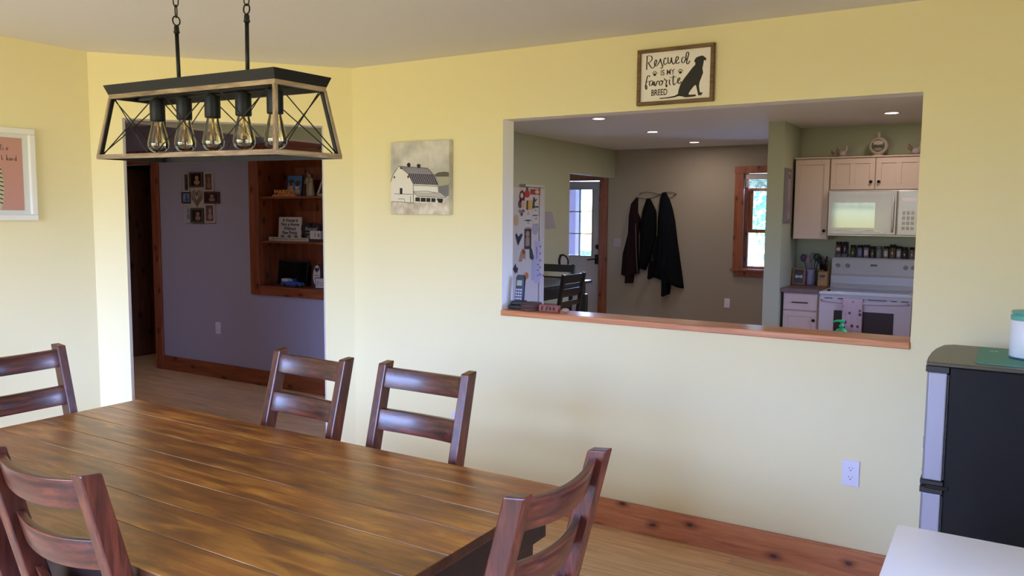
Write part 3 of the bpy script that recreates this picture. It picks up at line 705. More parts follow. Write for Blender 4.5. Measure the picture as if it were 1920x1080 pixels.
# framed pink picture on the left wall (faces +x)
t = thing('framed_picture', 'pink illustrated print in a wide white frame on the left wall', 'picture', (-.925, -1.575, 1.5295), PI/2)
WD, HT = .38, .465
b = B(); fw_ = .03
for r_ in ((-WD/2, WD/2, 0, fw_), (-WD/2, WD/2, HT-fw_, HT), (-WD/2, -WD/2+fw_, fw_, HT-fw_), (WD/2-fw_, WD/2, fw_, HT-fw_)): b.box(r_[0], r_[1], -.03, -.001, r_[2], r_[3])
b.done('frame', mat('frame_white', '#e6e6e2', .5), t, bevel=.004)
b = B(); b.box(-WD/2+fw_, WD/2-fw_, -.014, -.001, fw_, HT-fw_); b.done('mount', mat('mount_white', '#d5d8d4', .7), t)
pr = [rect(-.13, .052, .13, HT-.05)]
let = []
def cur(u, v, k, seq, w=.003):
    r_ = []
    for s in seq: r_ += stroke([(u+x*k, v+y*k) for x, y in s], w, k=3)
    return r_
lt = {'t': [((.3,1.7),(.2,.6),(.3,.05),(.6,.2)), ((-.1,1.3),(.9,1.45))], 'i': [((.1,.8),(.1,.1),(.4,.1))], 'o': [((.4,.8),(.05,.5),(.2,.05),(.55,.3),(.4,.8),(.8,.75))],
      'w': [((0,.8),(.1,.1),(.4,.5),(.55,.1),(.8,.8))], 'r': [((.05,.8),(.1,.05),(.15,.6),(.5,.75))], 'k': [((.1,1.7),(.1,.05)), ((.5,.8),(.12,.4),(.6,.05))],
      'h': [((.2,1.8),(.05,.05),(.2,.6),(.45,.7),(.45,.05),(.7,.2))], 'a': [((.5,.75),(.1,.6),(.15,.1),(.5,.3),(.5,.75),(.55,.1),(.8,.2))], 'd': [((.5,.7),(.1,.6),(.15,.1),(.5,.3),(.6,1.7),(.6,.1),(.8,.2))],
      'm': [((.0,.8),(.05,.05),(.3,.75),(.35,.05),(.6,.75),(.65,.05),(.85,.15))], 'n': [((.0,.8),(.05,.05),(.35,.75),(.4,.05),(.6,.15))]}
def word(s, u, v, k, w=.0026):
    r_ = []
    for ch in s:
        if ch == ' ': u += .7*k; continue
        r_ += cur(u, v, k, lt[ch], w); u += .82*k
    return r_
let = word('tio', .024, HT-.115, .017) + word('work hard', -.010, HT-.165, .0155)
fig = []
zeb = [(-.05,.055),(.018,.055),(.03,.1),(.035,.16),(.03,.22),(.024,.26),(.016,.285),(.008,.25),(-.004,.262),(-.012,.245),(-.04,.25),(-.06,.2)]
st = []
for i in range(9): st += stroke([(.034-abs(4-i)*.002, .085+i*.021), (.012, .09+i*.021), (-.008, .082+i*.021)], .007, k=3, thin=.8)
flat('print', t, [(pr, 0), ([zeb], 1), (st, 2), (let, 2)], [mat('print_pink', '#bd8b80', .6), mat('print_cream', '#b9b79a', .7), mat('print_dark', '#3b2f2b', .7)], depth=-.0142)
# outlets and plates
def outlet(x, z, y, name, label, rz=0, group=None):
    t = thing(name, label, 'outlet', (x, y, z), rz, group)
    b = B(); b.box(-.035, .035, -.006, -.0005, -.057, .057); b.done('plate', WPL, t, bevel=.0025)
    for s in (-1, 1):
        b = B(); b.prism(disc(0, s*.0195, .0165, .0145), -.0085, -.0058); r_ = b.done('socket', WPL, t)
        flat('slot', r_, [([rect(-.0075, s*.0195+.001, -.0055, s*.0195+.008), rect(.0055, s*.0195+.001, .0072, s*.0195+.007), disc(0, s*.0195-.006, .0024)], 0)], [INK], depth=-.0086)
    return t
outlet(2.852, .4755, 0, 'wall_outlet', 'white double outlet plate low on the yellow wall under the pass-through')
outlet(.765, .405, 0, 'wall_outlet', 'white outlet plate half hidden behind the post of the far dining chair')
outlet(-2.99, .483, 1.36, 'wall_outlet', 'white outlet plate on the lavender hall wall under the photo collage')
outlet(.495, .52, 6.12, 'wall_outlet', 'small white outlet plate low on the far kitchen wall near the window')

# ---------------------------------------------------------------- small black refrigerator and what stands on it
t = thing('mini_fridge', 'waist-high black refrigerator with silver doors at the right wall', 'refrigerator', (3.45, -.45, 0))
SIL = mat('brushed_silver', '#9a9cab', .42, metal=.5)
BODY = mat('fridge_black', '#07090d', .45, bump=.15, bump_scale=500, spec=.22)
TOPM = mat('fridge_top', '#4b473b', .35)
y0, y1 = -.235, .235
b = B(); b.box(-.215, .27, y0, y1, .03, 1.087); b.done('body', BODY, t, bevel=.004)
b = B(); bow = [(-.225, y1), (-.26, y1-.035), (-.278, .10), (-.286, 0), (-.288, -.12), (-.286, y0+.015), (-.28, y0), (.27, y0), (.27, y1)]
b.prism(bow, 1.0875, 1.10, 'xy'); b.done('top_panel', TOPM, t, bevel=.003)
for z0, z1 in ((.70, 1.066), (.06, .655)):
    b = B(); b.prism([(-.222, y0+.002), (-.222, y1-.002), (-.258, y1-.035), (-.274, .1), (-.282, 0), (-.284, -.12), (-.282, y0+.012), (-.276, y0+.002)], z0, z1, 'xy')
    d = b.done('door', SIL, t, bevel=.004)
    b = B(); b.box(-.221, -.2165, y0+.006, y1-.006, z0+.005, z1-.005); b.done('door_seal', BLKP, d)
    b = B(); b.prism([(-.218, y0), (-.218, y1), (-.260, y1-.035), (-.286, 0), (-.286, y0)], z1+.001, z1+.020, 'xy'); b.done('door_cap', BLKP, d)
    b = B(); b.prism([(-.218, y0), (-.218, y1), (-.260, y1-.035), (-.286, 0), (-.286, y0)], z0-.014, z0-.001, 'xy'); b.done('door_cap', BLKP, d)
    b = B(); zc = z0+.03 if z0 > .5 else z1-.03
    b.tube([(-.29, .16, zc+.05), (-.302, .15, zc+.02), (-.302, .15, zc-.02), (-.29, .16, zc-.05)] if z0 > .5 else [(-.29, .16, zc+.05), (-.302, .15, zc), (-.29, .16, zc-.08)], .006, n=8); b.done('handle', SIL, d)
b = B(); b.box(-.27, -.20, y0-.004, y0+.03, .672, .685); b.done('hinge', KNOB, t, bevel=.002)
for x in (-.18, .23):
    for y in (-.2, .2): b = B(); b.cyl((x, y, 0), (x, y, .03), .016, n=12); b.done('foot', BLKP, t)
TEAL = mat('teal_mat', '#4e9486', .6, var=.15, var_scale=6)
t = thing('place_mat', 'teal patterned mat lying on top of the small black refrigerator', 'mat', (3.52, -.44, 1.1005))
rc = []
for cx, cy, a0 in ((.19, .17, 0), (-.19, .17, PI/2), (-.19, -.17, PI), (.19, -.17, 1.5*PI)):
    rc += [(cx+.025*math.cos(a0+k*PI/8), cy+.025*math.sin(a0+k*PI/8)) for k in range(5)]
b = B(); b.prism(rc, 0, .003, 'xy', mi=0)
random.seed(3)
for i in range(14):
    cx, cy = random.uniform(-.17, .17), random.uniform(-.15, .15)
    if math.hypot(cx+.035, cy+.01) < .09: continue
    for k in range(6):
        a = k*PI/3; w = disc(cx+.011*math.cos(a), cy+.011*math.sin(a), .009, .0045, n=8, a=a)
        b.face([(x, y, .0033) for x, y in w], 1)
b.done('mat_cloth', [TEAL, mat('mat_pattern', '#9cc4b4', .7)], t)
t = thing('canister', 'white lidded canister standing on the teal mat, cut by the right edge', 'canister', (3.455, -.45, 1.1042))
b = B(); b.lathe([(0, .005), (.055, .005), (.058, .009), (.059, .05), (.059, .128), (.057, .131), (0, .131)], n=48); b.done('body', mat('canister_white', '#dfe4ea', .3), t)
b = B(); b.lathe([(0, 0), (.057, 0), (.057, .0045), (0, .0045)], n=48); b.done('base_ring', mat('dark_teal', '#1f5560', .5), t)
b = B(); b.lathe([(0, .132), (.058, .132), (.059, .134), (.059, .145), (.057, .148), (.05, .149), (.05, .153), (.057, .154), (.058, .158), (.055, .161), (0, .161)], n=48); b.done('lid', mat('lid_teal', '#5fa99b', .35), t)

# white tabletop in the bottom right corner
t = thing('side_table', 'white tabletop cut off by the bottom right corner of the photo', 'table', (3.66, -1.84, 0))
WT = mat('white_laminate', '#f2f4f7', .3, coat=.4)
b = B(); pr_ = []
for cx, cy, a0 in ((.485, .485, 0), (-.485, .485, PI/2), (-.485, -.485, PI), (.485, -.485, 1.5*PI)):
    pr_ += [(cx+.015*math.cos(a0+k*PI/6), cy+.015*math.sin(a0+k*PI/6)) for k in range(4)]
b.prism(pr_, .735, .76, 'xy'); b.done('tabletop', WT, t, bevel=.003)
for sx_ in (-1, 1):
    for sy_ in (-1, 1):
        b = B(); b.box(sx_*.44-.025, sx_*.44+.025, sy_*.44-.025, sy_*.44+.025, 0, .734); b.done('leg', WT, t, bevel=.004)
# ---------------------------------------------------------------- hall: bookcase set into the lavender wall
BX0, BX1, BZ0, BZ1 = -2.50, -1.20, .84, 2.20
t = thing('wall_bookcase', 'reddish pine bookcase set into the lavender hall wall', 'bookcase', (-1.85, 1.36, 0))
b = B(); o_ = 1.85
o_ = 1.85
for q in ((BX0, -2.38, BZ0, BZ1, PINE_Z, 'left_trim'), (-1.32, BX1, BZ0, BZ1, PINE_Z, 'right_trim'), (-2.3795, -1.3205, BZ0, .922, PINE_XD, 'bottom_trim'), (-2.3795, -1.3205, 2.06, BZ1, PINE_XD, 'top_trim')):
    b = B(); b.box(q[0]+o_, q[1]+o_, -.022, -.0005, q[2], q[3]); b.done(q[5], q[4], t, bevel=.002)
for q in ((-2.40, -2.382), (-1.318, -1.30)):
    b = B(); b.box(q[0]+o_, q[1]+o_, 0, .30, .905, 2.10); b.done('side_panel', PINE_Z, t)
b = B(); b.box(-2.40+o_, -1.30+o_, .30, .312, .905, 2.10); b.done('back_panel', PINE_Z, t)
b = B(); b.box(-2.3815+o_, -1.3185+o_, 0, .30, .905, .922); b.done('bottom_panel', PINE_XD, t)
b = B(); b.box(-2.3815+o_, -1.3185+o_, 0, .30, 2.082, 2.10); b.done('top_panel', PINE_X, t)
for z in (1.33, 1.728):
    b = B(); b.box(-2.3815+o_, -1.3185+o_, .012, .299, z-.019, z); b.done('shelf', PINE_XD, t, bevel=.002)
S1, S2, S3 = 1.7285, 1.3305, .9225
# top shelf
LETW = wood('letter_wood', '#b8682f', '#dc8f4c', '#f0aa66', 'x', 4, .5)
t = thing('name_letters', 'small orange wooden name sign standing at the front of the top shelf', 'sign', (-2.115, 1.41, S1))
b = B(); b.box(-.145, .145, -.012, .012, 0, .014); b.done('base', LETW, t)
b = B()
for p in text_polys('MARGO', 0, .034, .062, bold=.03, sx_=1.12):
    b.prism(p, -.008, .008)
b.done('letters', LETW, t)
t = thing('framed_photo', 'small photo of two people in sunglasses behind the orange name sign', 'photo frame', (-2.09, 1.50, S1), rot=(-.12, 0, 0))
b = B(); b.box(-.095, .095, -.006, .006, .002, .19); b.done('frame', BLKP, t)
flat('photo', t, [([rect(-.09, .006, .088, .186)], 0), ([disc(-.045, .10, .032, .04), rect(-.075, .01, -.01, .07)], 1), ([disc(.035, .095, .028, .036), rect(.0, .01, .07, .06)], 2), ([disc(-.045, .135, .036, .022), disc(.04, .12, .036, .022)], 3), ([rect(-.07, .098, -.02, .112), rect(.012, .092, .06, .106)], 3)],
     [mat('photo_blue', '#3f6fae', .3), mat('photo_skin', '#b98f80', .4), mat('photo_light', '#c9b4ad', .4), mat('photo_dark', '#2a1a1c', .4)], depth=-.006)
t = thing('couple_figurine', 'pale carved figurine of an embracing couple on the top shelf', 'figurine', (-1.852, 1.46, S1))
PALE = mat('pale_resin', '#b5a892', .6)
b = B(); b.lathe([(0, 0), (.036, 0), (.034, .02), (.024, .07), (.017, .105), (.018, .125), (.016, .15), (.009, .16), (0, .162)], (.016, 0, .001), n=20); b.tube([(.02, -.012, .145), (.0, -.02, .135), (-.02, -.018, .13)], .006, n=8); b.done('woman', PALE, t)
b = B(); b.lathe([(0, 0), (.022, 0), (.021, .05), (.018, .09), (.024, .13), (.022, .155), (.01, .17), (0, .172)], (-.022, .004, .001), n=20); b.tube([(-.042, 0, .15), (-.048, -.012, .12), (-.02, -.026, .11)], .0065, n=8); b.tube([(-.03, .01, .15), (.0, -.018, .148), (.02, -.02, .12)], .006, n=8); b.done('man', mat('resin_tan', '#9c8d76', .6), t)
b = B(); b.ball((.010, 0, .175), .014, .014, .017); b.ball((-.014, 0, .190), .014, .014, .018); b.done('heads', mat('resin_skin', '#a08a74', .6), t)
b = B(); b.ball((.02, .004, .176), .013, .014, .02); b.ball((-.016, .005, .198), .014, .014, .013); b.done('hair', mat('resin_hair', '#4a2c20', .7), t)
t = thing('triangle_frame', 'triangular white-edged frame at the right of the top shelf', 'frame', (-1.66, 1.46, S1))
b = B()
pts = [(-.10, .012), (.10, .012), (0, .20)]
for i in range(3):
    a, c = pts[i], pts[(i+1) % 3]; b.bar((a[0], 0, a[1]), (c[0], 0, c[1]), .02, .014, upv=(0, 1, 0))
b.done('frame', mat('frame_white2', '#b9aca6', .5), t)
b = B(); b.prism([(-.085, .016), (.085, .016), (0, .185)], .002, .006); b.done('backing', mat('frame_back', '#4b2c22', .7), t)
# middle shelf
WPN = mat('plaque_white', '#cfc5c4', .5)
def plaque(name, label, cat, x, y, z, w, h, th, m, rot=-.08):
    t = thing(name, label, cat, (x, y, z), rot=(rot, 0, 0)); b = B(); b.box(-w/2, w/2, -th/2, th/2, .001, h); b.done('board', m, t, bevel=.0015); return t
t = plaque('paw_print_plaque', 'white square plaque with black lettering about paw prints, middle shelf', 'sign', -2.168, 1.51, S2, .29, .215, .014, WPN)
tx = []
for s, v in (('A House is', .185), ('Not a Home', .148), ('Without', .110), ('Paw Prints', .072)): tx += text_polys(s, .004, v, .042, bold=.03, sx_=1.05)
pw_ = []
for u in (-.085, 0, .085):
    pw_.append(disc(u, .028, .017, .013))
    for dx, dy in ((-.019, .012), (-.007, .021), (.007, .021), (.019, .012)): pw_.append(disc(u+dx, .028+dy, .0055, .007, n=10))
flat('lettering', t, [(tx, 0), (pw_, 0)], [INK], depth=-.0072)
t = plaque('word_strip', 'long narrow cream block with tiny lettering at the front of the middle shelf', 'sign', -2.083, 1.42, S2, .495, .034, .016, mat('strip_cream', '#c4b6a4', .6), rot=0)
flat('lettering', t, [(text_polys('HOME OF THE CUTEST DOG IN THE WORLD', 0, .0175, .021, bold=.01, sx_=1.1), 0)], [mat('ink_brown', '#5a4338', .6)], depth=-.0082)
t = thing('heart_plaque', 'black heart-shaped plaque with white script on the middle shelf', 'sign', (-1.895, 1.50, S2), rot=(-.1, 0, 0))
hp = [(0, .145)]
for k in range(9): a = PI*(1-k/8)*1.0; hp.append((.06+.058*math.cos(a), .125+.042*math.sin(a)))
hp += [(.116, .10), (.095, .06), (.05, .015), (.03, .001), (-.03, .001), (-.05, .015), (-.095, .06), (-.116, .10)]
for k in range(8): a = PI*(1-k/8)*1.0; hp.append((-.06+.058*math.cos(a), .125+.042*math.sin(a)))
b = B(); b.prism(hp[1:], -.006, .006); b.done('board', BLKP, t)
WI = mat('ink_white', '#c9c4c6', .6)
flat('lettering', t, [(text_polys('Rescued', 0, .112, .045, sx_=.95, shear=.35, bold=.005), 0), (text_polys('is my favorite', .0, .078, .025, sx_=.95, shear=.3), 0), (text_polys('breed', 0, .045, .036, shear=.3, bold=.003), 0)], [WI], depth=-.0065)
t = thing('block_calendar', 'small white block calendar showing 16 at the right of the middle shelf', 'calendar', (-1.738, 1.43, S2))
b = B(); b.box(-.075, .075, -.02, .02, .001, .026); b.done('base', mat('calendar_base', '#3a2a2c', .6), t)
for x, s in ((-.052, ''), (-.009, '1'), (.034, '6')):
    b = B(); b.box(x-.021, x+.021, -.021, .019, .0265, .098); blk = b.done('block', WPN, t, bevel=.002)
    if s: flat('digit', blk, [(text_polys(s, x, .062, .058, bold=.01, sx_=.9), 0)], [INK], depth=-.0212)
# bottom shelf
t = thing('framed_photo', 'large black glossy framed photo leaning at the left of the bottom shelf', 'photo frame', (-2.195, 1.555, S3), rot=(-.14, 0, 0))
b = B()
for r_ in ((-.195, .195, .001, .014), (-.195, .195, .212, .226), (-.195, -.18, .014, .212), (.18, .195, .014, .212)): b.box(r_[0], r_[1], -.011, .009, r_[2], r_[3])
b.done('frame', BLKP, t, bevel=.001)
flat('photo', t, [([rect(-.181, .012, .181, .214)], 0), ([rect(-.03, .02, .05, .15), rect(-.16, .02, -.11, .13)], 1), ([rect(.07, .09, .17, .17)], 2), ([rect(-.07, .02, -.045, .17), rect(.06, .02, .07, .2), rect(-.01, .1, .03, .125)], 3)],
     [mat('night_photo', '#141013', .15), mat('night_grey', '#3a3335', .15), mat('night_blue', '#1b1d2b', .15), mat('night_light', '#564d50', .15)], depth=-.004)
b = B(); b.box(-.18, .18, -.0095, -.0085, .014, .212); b.done('glass', thin_glass('picture_glass', (.95, .95, .95), 1.3), t)
t = thing('model_car', 'small blue and white model pickup truck in front of the black photo', 'toy car', (-2.047, 1.425, S3), 0)
BLU = mat('car_blue', '#3557a8', .25, coat=.6)
b = B(); b.prism([(-.125, .02), (-.122, .045), (-.05, .048), (0, .05), (.035, .052), (.09, .046), (.118, .038), (.125, .018), (.1, .014), (-.1, .014)], -.028, .028); b.prism([(-.02, .05), (.035, .052), (.022, .074), (-.012, .074)], -.024, .024); b.done('car_body', BLU, t, bevel=.003)
b = B(); b.box(-.118, -.03, -.026, .026, .047, .072); b.done('camper_top', mat('car_white', '#c7b7bb', .4), t, bevel=.004)
b = B(); b.box(-.012, .02, -.0255, .0255, .054, .069); b.done('car_window', mat('car_glass', '#a9b6cc', .1), t)
for x in (-.075, .08):
    for y in (-.026, .026):
        b = B(); b.cyl((x, y-.006, .0165), (x, y+.006, .0165), .016, n=18); b.done('wheel', BLKP, t)
t = thing('memorial_plaque', 'white oval wall plaque with a dark heart, mounted on dark wood', 'sign', (-1.815, 1.51, S3), rot=(-.1, 0, 0))
b = B()
ov = [(x*1.0, z) for x, z in [(-.086, .02), (-.088, .17), (-.06, .21), (.09, .21), (.09, .001), (-.06, .001)]]
b.prism(ov, -.008, .008); b.done('board', mat('dark_board', '#3b2218', .5), t)
hh = [(0-.025, .178), (-.04, .19), (-.052, .18), (-.05, .165), (-.025, .14), (0, .165), (.002, .18), (-.01, .19)]
flat('lettering', t, [([disc(-.025, .11, .043, .088, n=32)], 0), ([[(u, v-.01) for u, v in hh]], 1), ([rect(-.055, .105, .005, .110), rect(-.05, .085, 0, .089), rect(-.05, .068, .0, .072)], 1)], [WPN, mat('heart_dark', '#3a2024', .6)], depth=-.0085)
t = plaque('script_block', 'small grey-framed white block with script, lower right of bookcase', 'sign', -1.70, 1.43, S3, .135, .098, .02, mat('block_grey', '#5f5557', .6), rot=-.03)
sc_ = []
for s in [((-.045,.03),(-.04,.06),(-.032,.068),(-.034,.05),(-.048,.022)), ((-.036,.05),(-.025,.058),(-.02,.05),(-.012,.058),(-.005,.05),(.005,.058)), ((.01,.05),(.02,.06),(.03,.05),(.04,.06)), ((-.02,.03),(-.01,.038),(0,.03),(.01,.038),(.02,.03),(.03,.038),(.045,.03))]: sc_ += stroke(s, .003)
flat('lettering', t, [([rect(-.06, .008, .06, .09)], 0), (sc_, 1)], [WPN, INK], depth=-.0102)
# photo collage on the lavender wall
t = thing('photo_collage', 'cluster of small photo frames around a wire heart on the lavender wall', 'photo frame', (-3.19, 1.36, 1.48))
CW = mat('collage_white', '#b9aca6', .5); CBR = mat('collage_brown', '#5a463c', .5); CD = mat('collage_plum', '#4b333a', .5)
pics = [(-3.427,1.96,-3.337,1.777,CW,'#5c4a4e','#2c2c38'), (-3.120,1.959,-2.991,1.779,CW,'#6a4e47','#8a6a60'), (-3.423,1.664,-3.324,1.481,CW,'#a3b4c9','#6f87a8'), (-3.124,1.663,-2.981,1.485,CW,'#6a4f52','#a18c8c'),
        (-3.458,1.778,-3.324,1.669,CD,'#7d95b5','#44609a'), (-3.123,1.775,-2.916,1.668,CD,'#33221f','#9a7468'), (-3.329,1.964,-3.135,1.820,CBR,'#241614','#b28a60'), (-3.322,1.618,-3.140,1.483,CBR,'#2b2524','#a07868')]
for i, (x0, z1, x1, z0, fm, c1, c2) in enumerate(pics):
    b = B(); u0, u1, v0, v1 = x0+3.19, x1+3.19, z0-1.48, z1-1.48; f = .015; d = -.022 if i < 6 else -.03
    for r_ in ((u0, u1, v0, v0+f), (u0, u1, v1-f, v1), (u0, u0+f, v0+f, v1-f), (u1-f, u1, v0+f, v1-f)): b.box(r_[0], r_[1], d, -.001, r_[2], r_[3])
    fr_ = b.done('small_frame', fm, t, bevel=.001)
    cx, cz = (u0+u1)/2, (v0+v1)/2
    flat('photo', fr_, [([rect(u0+f*.9, v0+f*.9, u1-f*.9, v1-f*.9)], 0), ([disc(cx, cz+(v1-v0)*.12, (u1-u0)*.14, (v1-v0)*.15), disc(cx, cz-(v1-v0)*.18, (u1-u0)*.22, (v1-v0)*.16)], 1)], [mat('ph'+c1, c1, .25), mat('ph'+c2, c2, .25)], depth=-.012)
b = B(); b.box(-3.322+3.19, -3.130+3.19, -.018, -.001, 1.624-1.48, 1.822-1.48); b.done('heart_panel', CW, t, bevel=.001)
b = B()
for k in range(4):
    s = 1-.2*k
    b.tube([((-.036 + .0) + s*.085*(math.sin(a)**3), -.021-.002*(k % 2), .245 + s*.0055*(13*math.cos(a)-5*math.cos(2*a)-2*math.cos(3*a)-math.cos(4*a))) for a in [2*PI*i/28 for i in range(28)]], .0028, closed=True, n=6)
b.done('wire_heart', mat('heart_wire', '#7a6652', .6), t)

# ---------------------------------------------------------------- kitchen: entry door, window, lights
t = b = B()
for r_ in ((-2.13, -1.95, 0, 2.04), (-1.39, -1.255, 0, 2.04), (-1.95, -1.39, 0, 1.04), (-1.95, -1.39, 1.93, 2.04)): b.box(r_[0], r_[1], 6.17, 6.215, r_[2]+.005 if r_[2] == 0 else r_[2], r_[3])
DW = mat('door_paint', '#b9b2b4', .5)
d = struct(b.done('door_1', DW))
b = B(); b.box(-1.95, -1.39, 6.19, 6.194, 1.04, 1.93); b.done('pane', GLASS, d)
b = B()
for x in (-1.763, -1.576): b.box(x-.007, x+.007, 6.165, 6.20, 1.04, 1.93)
for z in (1.337, 1.634): b.box(-1.95, -1.39, 6.166, 6.20, z-.007, z+.007)
for r_ in ((-1.965, -1.95, 1.03, 1.94), (-1.39, -1.375, 1.03, 1.94), (-1.95, -1.39, 1.025, 1.04), (-1.95, -1.39, 1.93, 1.945)): b.box(r_[0], r_[1], 6.158, 6.17, r_[2], r_[3])
b.done('glazing_bars', mat('bar_white', '#9fa3ad', .5), d)
b = B(); b.cyl((-1.297, 6.168, 1.163), (-1.297, 6.150, 1.163), .032, n=20); b.done('deadbolt', KNOB, d)
b = B(); b.box(-1.335, -1.255, 6.158, 6.169, .93, 1.06); b.tube([(-1.31, 6.158, 1.0), (-1.31, 6.12, 1.0), (-1.36, 6.115, .995), (-1.43, 6.118, .985)], .009, n=10); b.done('lever_handle', KNOB, d)
b = B(); b.box(-1.25, -1.135, 6.097, 6.1195, 0, 2.05); b.box(-2.25, -1.135, 6.097, 6.1195, 2.05, 2.16); b.box(-2.25, -2.13, 6.097, 6.1195, 0, 2.05); b.box(-1.265, -1.25, 6.1205, 6.22, 0, 2.05); struct(b.done('trim_2', PINE_Z, bevel=.002))
b = B(); b.box(-2.2, -1.2, 6.22, 6.6, .0, .04)
struct(b.done('trim_3', mat('stone_step', '#9a9892', .8)))
# kitchen window
b = B(); b.box(.55, .655, 6.095, 6.1195, .94, 2.10); b.box(1.35, 1.455, 6.095, 6.1195, .94, 2.10); b.box(.545, 1.46, 6.09, 6.1195, 2.10, 2.185); b.box(.535, 1.47, 6.06, 6.1195, .925, .95); b.box(.57, 1.44, 6.10, 6.1195, .855, .925)
struct(b.done('trim_4', PINE_Z, bevel=.002))
b = B(); b.box(.656, .70, 6.16, 6.21, .951, 2.099); b.box(1.306, 1.349, 6.16, 6.21, .951, 2.099); b.box(.70, 1.306, 6.16, 6.21, .951, .975)
for r_ in ((.70, .748, 1.385, 1.93), (1.258, 1.306, 1.385, 1.93), (.748, 1.258, 1.385, 1.43), (.748, 1.258, 1.89, 1.93)): b.box(r_[0], r_[1], 6.20, 6.23, r_[2], r_[3])
w = struct(b.done('window_6', PINE_Z, bevel=.002))
b = B(); b.box(.70, .712, 6.17, 6.20, .976, 1.384); b.box(1.294, 1.306, 6.17, 6.20, .976, 1.384); b.box(.712, 1.294, 6.17, 6.20, .976, .985); b.done('lower_sash', mat('sash_white', '#b8b6c6', .5), w)
b = B(); b.box(.712, 1.294, 6.184, 6.188, .985, 1.384); b.box(.748, 1.258, 6.213, 6.217, 1.43, 1.89); b.done('pane', GLASS, w)
t = thing('roller_blind', 'white raised blind bundled at the top of the far kitchen window', 'blind', (1.0, 6.14, 1.93))
b = B(); b.box(-.335, .335, -.015, .015, .095, .165); b.done('head_rail', mat('blind_white', '#c9bfc2', .5), t, bevel=.003)
b = B()
for k in range(7): b.box(-.33, .33, -.012, .012, .002+k*.013, .011+k*.013)
b.done('slats', mat('blind_white', '#c9bfc2', .5), t)
# greenery and porch outside
LEAF = cloud_mat('leaves', '#3f8470', '#86c4a8', 9)
def shrub(name, label, x, y, z0, h, r, n, seed, m=LEAF):
    rnd = random.Random(seed)
    t = thing(name, label, 'tree' if h > 2 else 'shrub', (x, y, z0))
    b = B()
    for i in range(n):
        a = rnd.uniform(0, 2*PI); zz = rnd.random()**.8; rr = r*math.sqrt(rnd.random())*(1-.5*abs(zz-.4))
        c = Vector((rr*math.cos(a), rr*math.sin(a), h*(.25+.75*zz)))
        s = rnd.uniform(.5, 1)*r*.06
        d1 = Vector((rnd.uniform(-1, 1), rnd.uniform(-1, 1), rnd.uniform(-1, 1))).normalized(); d2 = d1.orthogonal().normalized()
        b.face([c-d1*s, c+d2*s*.6, c+d1*s, c-d2*s*.6])
    b.done('foliage', m, t, fixn=False)
    b = B(); b.tube([(0, 0, 0), (.02*r, 0, h*.4), (0, .03*r, h*.8)], [r*.07, r*.05, r*.02], n=8); b.done('trunk', mat('bark', '#5a4c40', .9), t)
b = B(); b.box(-12, 14, 6.4, 30, -.35, -.3); struct(b.done('ground', cloud_mat('gravel_drive', '#b9bab4', '#d6d6d0', 1.5)))
# recessed lights
def downlight(x, y, label):
    t = thing('recessed_light', label, 'ceiling light', (x, y, H), 0, 'recessed kitchen ceiling lights')
    b = B(); b.lathe([(.052, 0), (.074, -.0005), (.075, -.004), (.070, -.006), (.053, -.0045), (.052, 0)], n=32); b.done('trim_ring', mat('ring_white', '#cfc8c6', .5), t)
    b = B(); b.prism(disc(0, 0, .0515, n=28), -.003, -.0005, 'xy'); b.done('lens', mat('lens_glow', '#fff2e6', .5, emis='#fff0e4', estr=9), t)
for x, y, p, lb in ((-3.2, -.5, 9, 'round recessed ceiling light in the hall, out of view behind the corner wall'), (.232, 2.92, 5, 'round recessed ceiling light nearest the pass-through, above the white refrigerator side'), (.236, 4.19, 5.5, 'round recessed ceiling light in the middle of the row of three'),
                 (.236, 5.49, 6, 'round recessed ceiling light nearest the coats wall'), (2.52, 3.69, 4, 'round recessed ceiling light above the stove')):
    downlight(x, y, lb)
    d = bpy.data.lights.new('lamp_glow', 'AREA'); d.shape = 'DISK'; d.size = .1; d.energy = p; d.color = (1, .84, .74)
    o = bpy.data.objects.new('lamp_glow', d); COL.objects.link(o); o.location = (x, y, H-.012)
# ---------------------------------------------------------------- range wall: cabinets, microwave, stove
def panel_door(t, x0, x1, z0, z1, y, npan=1, knob=None, name='door'):
    """shaker door facing -y, front face at y"""
    f = .045; b = B(); n = npan; w = (x1-x0-f*(n+1))/n if n > 1 else (x1-x0-2*f)
    xs = [x0]
    for i in range(n): xs += [x0+f+(w+f)*i, x0+f+(w+f)*i+w]
    xs.append(x1)
    b.box(x0, x1, y, y+.02, z0, z0+f); b.box(x0, x1, y, y+.02, z1-f, z1)
    for i in range(0, len(xs), 2): b.box(xs[i], xs[i+1], y, y+.02, z0+f, z1-f)
    b.box(x0+f, x1-f, y+.008, y+.02, z0+f, z1-f)
    d = b.done(name, CAB, t, bevel=.0015)
    if knob:
        b = B(); b.cyl((knob[0], y-.001, knob[1]), (knob[0], y-.016, knob[1]), .005, n=10); b.ball((knob[0], y-.021, knob[1]), .0145, .009, .0145); b.done('knob', KNOB, d)
    return d
def cabinet(label, x0, x1, y0, y1, z0, z1, name='kitchen_cabinet', group=None, shell=True):
    t = thing(name, label, 'cabinet', ((x0+x1)/2, y1, z0), 0, group); c = (x0+x1)/2
    b = B(); b.box(x0-c, x1-c, y0-y1, -.001, 0, z1-z0); b.done('body', CAB, t, bevel=.001)
    return t, c
t, c = cabinet('tall pinkish-white wall cabinet with one door, left of the microwave', 1.655, 1.965, 4.24, 4.55, 1.375, 2.12)
panel_door(t, 1.66-c, 1.96-c, .005, .735, -.331, knob=(1.935-c, .079))
b = B(); b.box(1.652-c, 1.966-c, -.335, -.001, .7455, .758); b.done('top_moulding', CAB, t, bevel=.002)
t, c = cabinet('short pinkish-white wall cabinet with two doors, above the microwave', 1.9685, 2.732, 4.24, 4.55, 1.829, 2.12)
